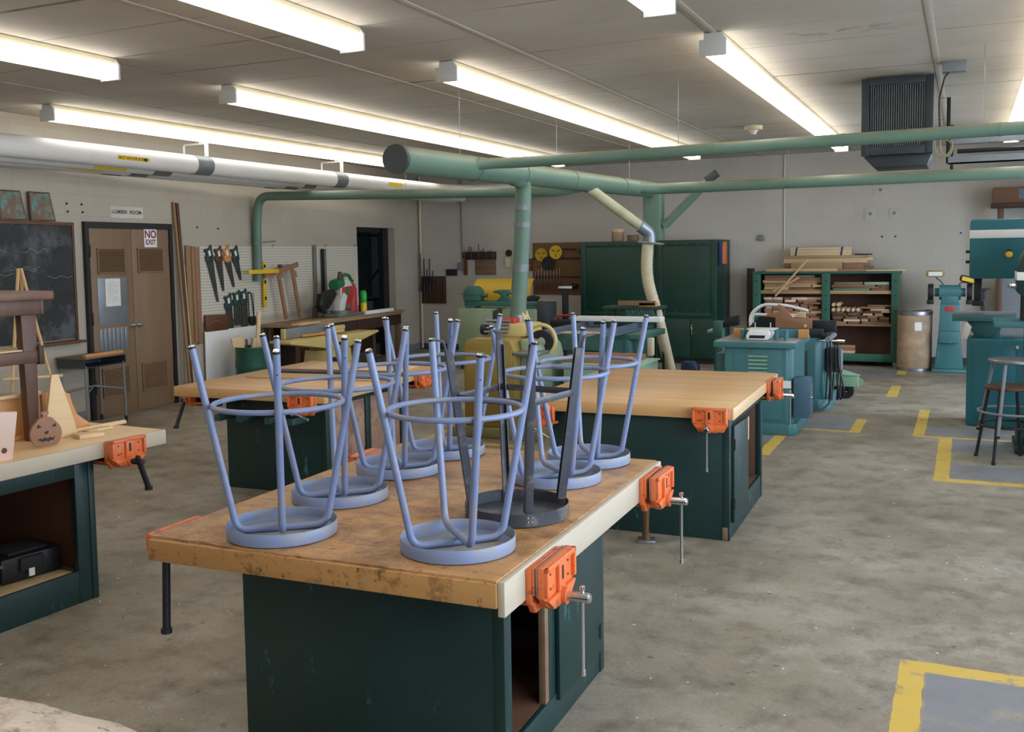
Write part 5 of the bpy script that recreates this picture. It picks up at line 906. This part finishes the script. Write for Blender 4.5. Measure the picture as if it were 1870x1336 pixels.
# ------------------------------------------------------------------ second table saw with guard and push tools
t = thing('table_saw', 'teal table saw behind the shaper with a white tubular blade guard', 'table saw', (-1.85, 11.55, 0))
m = MB(); m.prism([(-.40, -.42), (.38, -.42), (.46, -.32), (.46, .40), (-.40, .40)], .12, .80, 'xy', .012); m.done('cabinet', MT['teal'], t); MB().prism([(-.44, -.46), (.42, -.46), (.51, -.36), (.51, .44), (-.44, .44)], .0, .13, 'xy', .01).done('base', MT['teal'], t)
MB().box(-.48, -.38, .80, .50, .45, .86, .008).done('table', MT['iron'], t); MB().box(-.47, -.42, .83, .46, -.38, .90, .004).done('fence', MT['iron'], t); MB().box(.30, -.32, .86, .58, -.26, .985, .004).done('rip_fence', MT['iron'], t)
MB().box(-.02, -.427, .20, .30, -.418, .66, .004).done('door', MT['dgreen'], t); m = MB(); m.cyl((.20, -.47, .57), (.20, -.42, .57), .014); m.cyl((.12, -.45, .57), (.21, -.45, .57), .008); m.done('door_latch', MT['tan'], t)
MB().cyl((.52, -.55, .80), (.52, .05, .80), .028, None, 14).done('rail_tube', MT['galv'], t); m = MB(); m.cyl((.42, -.40, .77), (.66, -.40, .77), .011); m.cyl((.60, -.40, .77), (.68, -.40, .77), .017); m.done('handle_bar', MT['chrome'], t)
for dz, dy in ((0, 0), (-.13, .12)): MB().tube(bend([(-.40, dy, .86), (-.41, dy, 1.02), (-.27, dy, 1.14+dz), (.0, dy, 1.13+dz), (.24, dy, 1.07+dz)], .08), .018, 12).done('guard_tube', MT['white'], t)
MB().prism([(-.42, .87), (.24, .87), (.22, 1.0), (-.30, 1.0)], -.02, -.012, 'xz').done('splitter', MT['iron'], t)
m = MB(); m.box(.47, -.30, .42, .62, -.12, .68, .008); b = m.done('switch_box', MT['dgrey'], t); MB().box(.60, -.28, .44, .635, -.14, .66, .006).done('box_face', MT['grey'], b)
for k, x in enumerate((.49, .52, .57, .60)): MB().tube(bend([(x, -.32, .76), (x+.01, -.33, .5), (x-.01+.03*k, -.34, .12+.03*k), (x+.02, -.30, .10), (x+.03, -.22, .45)], .08), .009, 8).done('cable', MT['black'], t)
MB().tube(bend([(.50, -.32, .5), (.56, -.38, .05), (.3, -.75, .012), (-.0, -.9, .012)], .2), .010, 8).done('floor_cable', MT['black'], t)
o = tag(MB().prism([(-.22, 0), (.17, 0), (.17, .10), (-.02, .105), (-.15, .25), (-.19, .265), (-.20, .24), (-.16, .19), (-.24, .17), (-.31, .155), (-.33, .13), (-.22, .115)], -.012, .012, 'xz', .003).done('push_stick', MT['pumpkin'], None, None, (-1.68, 11.15, .9012)), 'saw-shaped brown wooden push stick standing upright on the teal machines', 'push stick'); MB().cyl((.10, -.013, .03), (.10, .013, .03), .018, None, 12).done('hole', MT['pine'], o)
tag(MB().prism([(-.14, 0), (.14, 0), (.14, .10), (.11, .135), (-.14, .135)], -.015, .015, 'xz', .003).done('push_block', MT['lumr'], None, None, (-1.60, 11.42, .862)), 'second rounded wooden push block standing behind the push stick', 'push block')
tag(MB().box(-.05, -.02, 0, .04, .02, .06, .003).done('wood_block', MT['pine'], None, None, (-1.66, 11.42, .999)), 'small pale block on the rounded push block', 'block')
# cart
t = thing('machine_dolly', 'mint green wedge shaped dolly with a black wheel on the floor', 'dolly', (-1.28, 12.3, 0))
MB().prism([(-.30, -.14), (.16, -.14), (.16, -.10), (-.06, .34), (-.30, .34)], .145, .275, 'xy', .006).done('body', MT['mint'], t); MB().prism([(-.31, -.15), (.175, -.15), (.175, -.10), (-.05, .35), (-.31, .35)], .275, .285, 'xy', .003).done('top', MT['mint'], t)
MB().lathe([(.03, -.03), (.085, -.03), (.092, -.015), (.092, .015), (.085, .03), (.03, .03), (.02, .02), (.02, -.02), (.03, -.03)], 24, M=Matrix.Translation((.02, -.10, .092)) @ Matrix.Rotation(pi/2, 4, 'X')).done('wheel', MT['rubber'], t); MB().lathe([(.03, -.03), (.085, -.03), (.092, 0), (.085, .03), (.03, .03)], 24, M=Matrix.Translation((-.18, .22, .092)) @ Matrix.Rotation(pi/2, 4, 'X')).done('wheel', MT['rubber'], t)
MB().box(-.02, -.07, .08, .06, -.06, .15).done('fork', MT['iron'], t); MB().lathe([(.01, -.01), (.04, -.01), (.04, .01), (.01, .01)], 16, M=Matrix.Translation((.17, -.10, .20)) @ Matrix.Rotation(pi/2, 4, 'X')).done('tow_ring', MT['mint'], t)
# ------------------------------------------------------------------ lumber rack
RX0, RX1, RY0, RY1 = -3.0, -.87, 15.55, 16.05
t = thing('lumber_rack', 'green steel and wood lumber rack on casters along the back wall', 'rack', (0, 0, 0)); t.location = (-1.93, 15.8, 0)
def rk(x, y, z): return (x+1.93, y-15.8, z)
for x in (RX0, -1.97, RX1-.12):
    p = MB().box(*rk(x, RY0, .07), *rk(x+.12, RY0+.05, 1.42), .004).done('front_post', MT['rackg'], t)
    for z in (.42, .62, .84, 1.06, 1.28): MB().cyl(rk(x+.06, RY0-.001, z), rk(x+.06, RY0+.004, z), .013, None, 8).done('post_hole', MT['black'], p)
for x in (RX0, RX1-.12): MB().box(*rk(x, RY1-.05, .07), *rk(x+.12, RY1, 1.42), .004).done('rear_post', MT['rackg'], t)
for z, th, mt in ((1.385, .035, 'rackg'), (1.08, .05, 'lumx'), (.60, .03, 'lumr'), (.12, .03, 'ply')): MB().box(*rk(RX0+.02, RY0+.03 if z < 1.3 else RY0-.005, z), *rk(RX1-.02, RY1-.02, z+th), .003).done('shelf', MT[mt], t)
MB().box(*rk(RX0+.1, RY0+.004, .075), *rk(RX1-.1, RY0+.03, .19), .004).done('bottom_rail', MT['rackg'], t); MB().box(*rk(RX0+.02, RY1-.03, .15), *rk(RX1-.02, RY1-.015, 1.38)).done('back_panel', MT['inside'], t)
for x in (RX0, RX1-.02): MB().box(*rk(x, RY0+.05, .60), *rk(x+.02, RY1-.05, 1.38)).done('side_panel', MT['lumx'], t)
for x in (RX0+.06, RX1-.06):
    for y in (RY0+.08, RY1-.08): MB().lathe([(.0, -.015), (.035, -.015), (.035, .015), (0, .015)], 14, M=Matrix.Translation(rk(x, y, .035)) @ Matrix.Rotation(pi/2, 4, 'X')).done('caster', MT['steel'], t)
tag(MB().box(-.05, -.05, 0, .05, .05, 1.47, .004).done('black_post', MT['black'], None, None, (-3.09, 15.85, 0)), 'black square post standing left beside the lumber rack', 'post')
rn = random.Random(21)
def brd(x0, x1, y, z, w, h, mt, lab, grp=None, rz=0, ry=0, n='lumber_board'):
    o = MB().box(-(x1-x0)/2, -w/2, 0, (x1-x0)/2, w/2, h, .002).done(n, MT[mt], None, None, ((x0+x1)/2, y, z)); o.rotation_euler = (0, ry, rz); return tag(o, lab, 'board', grp)
LM = ['lumx', 'lumd', 'lumr', 'lump', 'pine', 'lumx']
# top pile
z = 1.4205
brd(-2.80, -1.75, 15.68, z, .24, .045, 'ply', 'wide pale sheet on top of the lumber rack at left front'); brd(-2.0, -1.36, 15.63, z, .12, .03, 'lumr', 'reddish board on top of the lumber rack at its middle front'); brd(-1.35, -.80, 15.64, z, .16, .02, 'pine', 'pale thin board on top of the lumber rack at its right end')
brd(-2.46, -1.70, 15.82, z+.0, .10, .13, 'lumx', 'large tan plank standing on edge in the top pile'); brd(-1.69, -1.40, 15.82, z, .10, .12, 'lumr', 'short tan plank on edge right of the large plank in the top pile')
zz = z
for k in range(5):
    h = rn.uniform(.03, .05); brd(-2.57+rn.uniform(-.02, .05), -1.30+rn.uniform(-.12, .06), 15.955, zz, .15, h, LM[k % 6], 'board in the layered back pile on top of the lumber rack', 'boards in the back pile on the rack'); zz += h+.001
brd(-2.57, -1.36, 15.93, zz, .18, .035, 'lumx', 'long board directly under the strapped bundle on the top pile'); zz += .036
t = thing('board_bundle', 'bundle of pale boards tied with two blue straps on top of the pile', 'bundle', (-2.03, 15.93, zz))
for k in range(3): MB().box(-.45, -.08, .001+k*.042, .45, .08, .041+k*.042, .002).done('bundle_board', MT['lump'], t)
for x in (-.385, .285): MB().box(x, -.083, .0, x+.028, .083, .131, .002, Matrix(((1, 0, .15, 0), (0, 1, 0, 0), (0, 0, 1, 0), (0, 0, 0, 1)))).done('blue_strap', MT['blued'], t, 'blue strap')
brd(-1.54, -1.29, 15.96, zz, .08, .02, 'rackd', 'short dark stick right of the strapped bundle'); brd(-1.30, -1.05, 15.85, z, .14, .03, 'lumx', 'short board at the right foot of the top pile')
for a, b, lab in (((-2.17, 15.56, 1.62), (-2.64, 15.46, 1.05), 'long pale stick sticking out diagonally in front of the lumber rack'), ((-2.30, 15.535, 1.33), (-2.68, 15.51, 1.12), 'second shorter pale stick leaning crosswise out of the upper shelf')):
    A, Bv = Vector(a), Vector(b); o = MB().tube([(0, 0, 0), tuple(A-Bv)], .014, 4).done('loose_stick', MT['pine'], None, None, b); tag(o, lab, 'stick')
# shelves full of offcuts
def fill(x0, x1, z0, z1, n, lab, grp, mats, long=True, hmin=.02, hmax=.04):
    lay = z0; i = 0
    while i < n and lay < z1-.02:
        h = rn.uniform(hmin, hmax); x = x0+rn.uniform(0, .04)
        while x < x1-.12 and i < n:
            w = rn.uniform(.35, .8) if long else rn.uniform(.10, .28); w = min(w, x1-x)
            y = rn.uniform(15.66, 15.74)
            brd(x, x+w, y, lay, rn.uniform(.10, .2), h, rn.choice(mats), lab, grp, rn.uniform(-.16, .16) if not long else rn.uniform(-.05, .05), 0, 'wood_offcut'); x += w+rn.uniform(.005, .03); i += 1
        lay += h+.001
fill(-2.86, -1.99, 1.131, 1.36, 14, 'rough board on the upper shelf of the lumber rack, left bay', 'boards upper left', LM); fill(-1.84, -1.02, 1.131, 1.36, 8, 'grey board on the upper shelf of the lumber rack, right bay', 'boards upper right', ['lumd', 'lumx', 'mint', 'lumd'])
fill(-2.86, -1.99, .631, 1.04, 66, 'short rough offcut piled on the middle shelf of the lumber rack, left bay', 'offcuts middle left', ['lumr', 'lumr', 'lumd', 'pink', 'lumr', 'lump'], False); fill(-1.84, -1.02, .631, .84, 34, 'offcut piled on the middle shelf of the lumber rack, right bay', 'offcuts middle right', ['lumd', 'lumr', 'lump', 'lumd', 'brown'], False)
for k in range(8):
    o = MB().box(-.024, -.2, -.024, .024, .2, .024, .002).done('square_stick', MT['lump'], None, None, (-1.80+.07*(k % 6), 15.75, .845+.075*(k//6)+.0*(k % 2))); o.rotation_euler = (0, pi/4 if k % 3 else .1, 0); tag(o, 'square pale stick lying end-on in the right bay of the rack', 'stick', 'square sticks in the right bay')
for k, (x0, x1, z) in enumerate(((-1.25, -1.01, .80), (-1.42, -1.08, .86), (-1.32, -1.0, .89), (-1.28, -1.02, .83))): brd(x0, x1, 15.68, z, .12, .027, ['lump', 'lumr', 'lumd', 'lump'][k], 'flat board stacked high at the right end of the middle shelf', 'boards at the right end of the middle shelf', 0, 0, 'wood_offcut')
fill(-1.86, -1.50, .151, .32, 6, 'offcut at the bottom of the lumber rack', 'offcuts on the bottom shelf', ['lump', 'lumx', 'lumr'], True); brd(-1.95, -1.40, 15.66, .151, .16, .015, 'lump', 'pale thin board at the front of the bottom shelf of the rack', None, .12)
# ------------------------------------------------------------------ drum, grinder, band saw, drill press, stools
t = thing('fibre_drum', 'brown fibre drum with a steel rim beside the lumber rack', 'drum', (-.66, 15.38, 0))
MB().lathe([(0, .0), (.225, 0), (.235, .02), (.235, .83), (.228, .84), (.225, .05), (0, .05)], 36).done('body', MT['drum'], t); MB().lathe([(.236, .795), (.243, .80), (.243, .85), (.232, .862), (.228, .85)], 36).done('rim', MT['steel'], t); MB().lathe([(.236, 0), (.242, .004), (.242, .04), (.236, .045)], 36).done('bottom_hoop', MT['steel'], t)
m = MB(); 
for k in range(4):
    a0, a1 = -pi/2+.05+.1*k-.0, -pi/2+.15+.1*k; m.sheet([(.2365*cos(a0), .2365*sin(a0), .58), (.2365*cos(a1), .2365*sin(a1), .58), (.2365*cos(a1), .2365*sin(a1), .70), (.2365*cos(a0), .2365*sin(a0), .70)])
m.done('paper_label', MT['paper'], t)
t = thing('bench_grinder', 'teal pedestal grinder with two work lamps near the back wall', 'grinder', (-.20, 15.3, 0))
MB().box(-.22, -.22, 0, .24, .22, .05, .015).done('base', MT['teal'], t); MB().prism([(-.19, .05), (.19, .05), (.14, .50), (.12, .96), (-.12, .96), (-.14, .50)], -.14, .14, 'xz', .012).done('pedestal', MT['teal'], t); MB().box(-.13, -.22, .42, .13, -.13, .58, .008).done('water_tray', MT['teal'], t)
m = MB(); m.cyl((-.14, 0, 1.12), (.14, 0, 1.12), .105, None, 22); m.prism([(-.12, .95), (.12, .95), (.10, 1.1), (-.10, 1.1)], -.09, .09, 'xz', .01); m.cyl((-.20, 0, 1.12), (.20, 0, 1.12), .06, None, 16); m.done('motor_head', MT['teal'], t); MB().box(-.06, -.142, .86, .06, -.135, .93, .002).done('red_label', MT['red'], t)
for x in (-.25, .25):
    w = MB().lathe([(0, -.035), (.12, -.035), (.125, 0), (.12, .035), (0, .035)], 24, M=Matrix.Translation((x, 0, 1.12)) @ Matrix.Rotation(pi/2, 4, 'Y')).done('wheel_guard', MT['iron'], t); MB().box(x-.045, -.17, .96, x+.045, -.11, 1.02, .006).done('tool_rest', MT['black'], w)
for x, z, aa in ((-.19, 1.385, 0), (.24, 1.30, .25)):
    MB().tube(bend([(x*.4, .02, 1.2), (x*.6, .02, 1.27), (x, 0, z-.05)], .05), .007, 8).done('lamp_arm', MT['black'], t); l = MB().prism(rrect(-.12, -.045, .12, .045, .03), -.05, .05, 'xz', .006, Matrix.Translation((x, -.05, z)) @ Matrix.Rotation(aa, 4, 'Y')).done('lamp_head', MT['olive'] if x < 0 else MT['black'], t); MB().box(-.09, -.054, -.028, .09, -.049, .028, .0, Matrix.Translation((x, -.05, z)) @ Matrix.Rotation(aa, 4, 'Y')).done('lamp_glass', MT['paper'] if x < 0 else MT['amber'], l)
t = thing('band_saw', 'large teal band saw with a white stripe and yellow knob at the right edge', 'band saw', (.02, 10.7, 0))
M0 = MB(); M0.prism(rrect(0, 0, .95, .865, .04), .0, .50, 'xz', .015); M0.done('lower_housing', MT['bteal'], t); MB().prism(rrect(.055, .08, .43, .80, .01), -.008, .004, 'xz', .004).done('lower_door', MT['bteal'], t); MB().cyl((.44, -.03, .79), (.44, .0, .79), .015).done('door_knob', MT['tan'], t)
m = MB(); m.prism(rrect(.01, 1.45, .98, 2.03, .035), .05, .42, 'xz', .015); m.done('upper_housing', MT['bteal'], t); MB().box(.008, .044, 1.845, .985, .425, 1.925, .002).done('white_stripe', MT['white'], t, 'white stripe')
MB().lathe([(0, -.05), (.025, -.045), (.034, -.025), (.028, 0), (0, 0)], 16, M=Matrix.Translation((.352, .05, 1.685)) @ Matrix.Rotation(-pi/2, 4, 'X')).done('yellow_knob', MT['amber'], t, 'round yellow knob'); MB().cyl((.352, .05, 1.71), (.352, .02, 1.71), .024, None, 14).done('knob_boss', MT['black'], t)
MB().box(.70, .10, .86, .95, .45, 1.46, .01).done('column', MT['bteal'], t); MB().box(.055, .16, 1.20, .125, .22, 1.45, .004).done('guide_post', MT['iron'], t); MB().box(.04, .13, 1.18, .15, .25, 1.23, .008).done('blade_guide', MT['iron'], t)
m = MB(); m.box(-.135, .0, 1.035, .43, .50, 1.105, .006); m.done('table', MT['teal'], t); MB().box(-.134, .001, 1.104, .429, .499, 1.1075, .001).done('table_surface', MT['steel'], t); m = MB(); m.prism(arc(.16, 1.03, .16, 180, 360, 14), .12, .38, 'xz', .006); m.done('trunnion', MT['teal'], t); MB().box(.06, .14, .86, .30, .36, .95, .006).done('table_bracket', MT['teal'], t)
for z in (1.70, 1.60): MB().box(-.025, .1, z, .01, .14, z+.03, .004).done('hinge', MT['iron'], t)
MB().prism([(-.05, .87), (.0, .86), (.04, .98), (.0, 1.03), (-.03, 1.0)], -.02, -.008, 'xz', .002).done('paper_tag', MT['paper'], t)
t = thing('drill_press', 'dark green drill press cut off by the right picture edge', 'drill press', (.62, 9.66, 0))
m = MB(); m.prism([(-.22, 0), (.3, 0), (.3, .06), (-.22, .06)], -.30, .30, 'xz', .01); m.box(-.20, -.14, .06, .2, .2, .30, .01); m.done('base', MT['dgreen'], t); MB().cyl((0, .1, .3), (0, .1, 1.45), .05, None, 18).done('column', MT['iron'], t)
m = MB(); m.prism(arc(.08, 1.55, .30, 0, 180, 16)+[(-.22, 1.37), (-.17, 1.33), (.38, 1.33)], -.20, .25, 'xz', .015); m.done('head', MT['dgreen'], t); MB().box(-.226, -.205, 1.475, .385, .25, 1.545, .002).done('white_band', MT['white'], t); m = MB(); m.cyl((-.19, -.02, 1.42), (-.26, -.02, 1.42), .02); m.lathe([(0, -.02), (.02, -.01), (.02, .01), (0, .02)], 12, (-.27, -.02, 1.42)); m.done('feed_knob', MT['chrome'], t)
m = MB(); m.cyl((-.16, -.05, 1.08), (-.16, -.05, 1.34), .03); m.done('quill', MT['iron'], t); m = MB(); m.box(-.395, -.28, 1.075, .25, .28, 1.125, .006); m.done('table', MT['teal'], t); MB().box(-.15, -.1, .80, .15, .15, 1.075, .02).done('table_arm', MT['dgreen'], t)
def metal_stool(name, lab, loc, hs, rad, seat, legm, base_r, rings):
    t = thing(name, lab, 'stool', loc, .35)
    MB().lathe([(0, hs-.03), (rad-.01, hs-.03), (rad, hs-.022), (rad, hs-.006), (rad-.006, hs), (0, hs-.003)], 36).done('seat', seat, t)
    for k in range(4):
        a = pi/4+k*pi/2; l = MB().cyl((base_r*cos(a), base_r*sin(a), .012), ((rad-.03)*cos(a), (rad-.03)*sin(a), hs-.028), .0135, .0135, 10).done('leg', legm, t); MB().cyl((base_r*cos(a), base_r*sin(a), 0), (base_r*cos(a), base_r*sin(a), .02), .017, None, 10).done('foot', MT['black'], l)
    for z in rings:
        rr = base_r+(rad-.03-base_r)*z/hs+.018; MB().tube([(rr*cos(a*pi/16), rr*sin(a*pi/16), z) for a in range(32)], .010, 10, True).done('foot_ring', legm, t)
    return t
metal_stool('metal_stool', 'dark metal stool with brown seat standing on the floor, under a silver stool', (.335, 9.07, 0), .625, .185, MT['brown'], MT['iron'], .255, (.30,))
metal_stool('metal_stool', 'silver metal stool stacked on top of the dark stool at the right', (.375, 9.06, .225), .62, .20, MT['steel'], MT['grey'], .285, (.19,))
t = thing('wooden_cabinet_frame', 'dark brown wooden shelf frame behind the band saw at the right edge', 'shelf', (.75, 15.75, 0))
MB().box(-.42, -.15, 2.36, .6, .3, 2.58, .006).done('top_shelf', MT['brownx'], t); MB().box(-.44, -.17, 2.30, .6, .3, 2.36, .004).done('ledge', MT['rackd'], t); MB().box(-.10, -.156, 2.42, .4, -.148, 2.55).done('paper_panel', MT['bluegrey'], t)
for x in (-.36, .45): MB().box(x, -.10, 0, x+.08, .0, 2.30, .004).done('upright', MT['brown'], t)
MB().box(-.28, -.02, .5, .45, .02, 1.35).done('grey_panel', MT['grey'], t)
t = thing('roller_stand', 'short black T-shaped stand behind the band saw table', 'stand', (.21, 14.2, 0)); MB().box(-.03, -.03, 0, .03, .03, 1.20, .004).done('post', MT['black'], t); MB().box(-.09, -.06, 1.20, .09, .06, 1.225, .004).done('top_plate', MT['black'], t)
# floor tamper in front of the right bench
t = thing('floor_stand', 'small iron post on a square steel plate on the floor by the right bench', 'stand', (-1.75, 5.75, 0), .3)
MB().box(-.055, -.05, 0, .055, .05, .018, .003).done('base_plate', MT['steel'], t); m = MB(); m.cyl((0, 0, .018), (0, 0, .06), .026, None, 14); m.cyl((0, 0, .06), (0, 0, .21), .017, .022, 14); m.done('post', MT['brown'], t)
for i, (a, z) in enumerate(((-.20, 2.375), (.01, 2.375), (-.19, 2.29), (.02, 2.29), (1.93, 2.16), (2.35, 2.15))):
    tag(MB().cyl((0, 0, 0), (0, -.012, 0), .013, .010, 10).done('wall_bolt', MT['black'], None, None, WL(a, .001, z), TH), 'small dark bolt end in the left wall near the double door', 'bolt', 'bolt ends in the left wall')
for i, (x, z) in enumerate(((-1.17, 1.93), (-.98, 1.93), (-.08, 1.96))):
    tag(MB().cyl((0, 0, 0), (0, -.012, 0), .014, .010, 10).done('wall_bolt', MT['black'], None, None, (x, YB-.001, z)), 'tiny dark bolt end in the back wall above the lumber rack', 'bolt', 'bolt ends in the back wall')
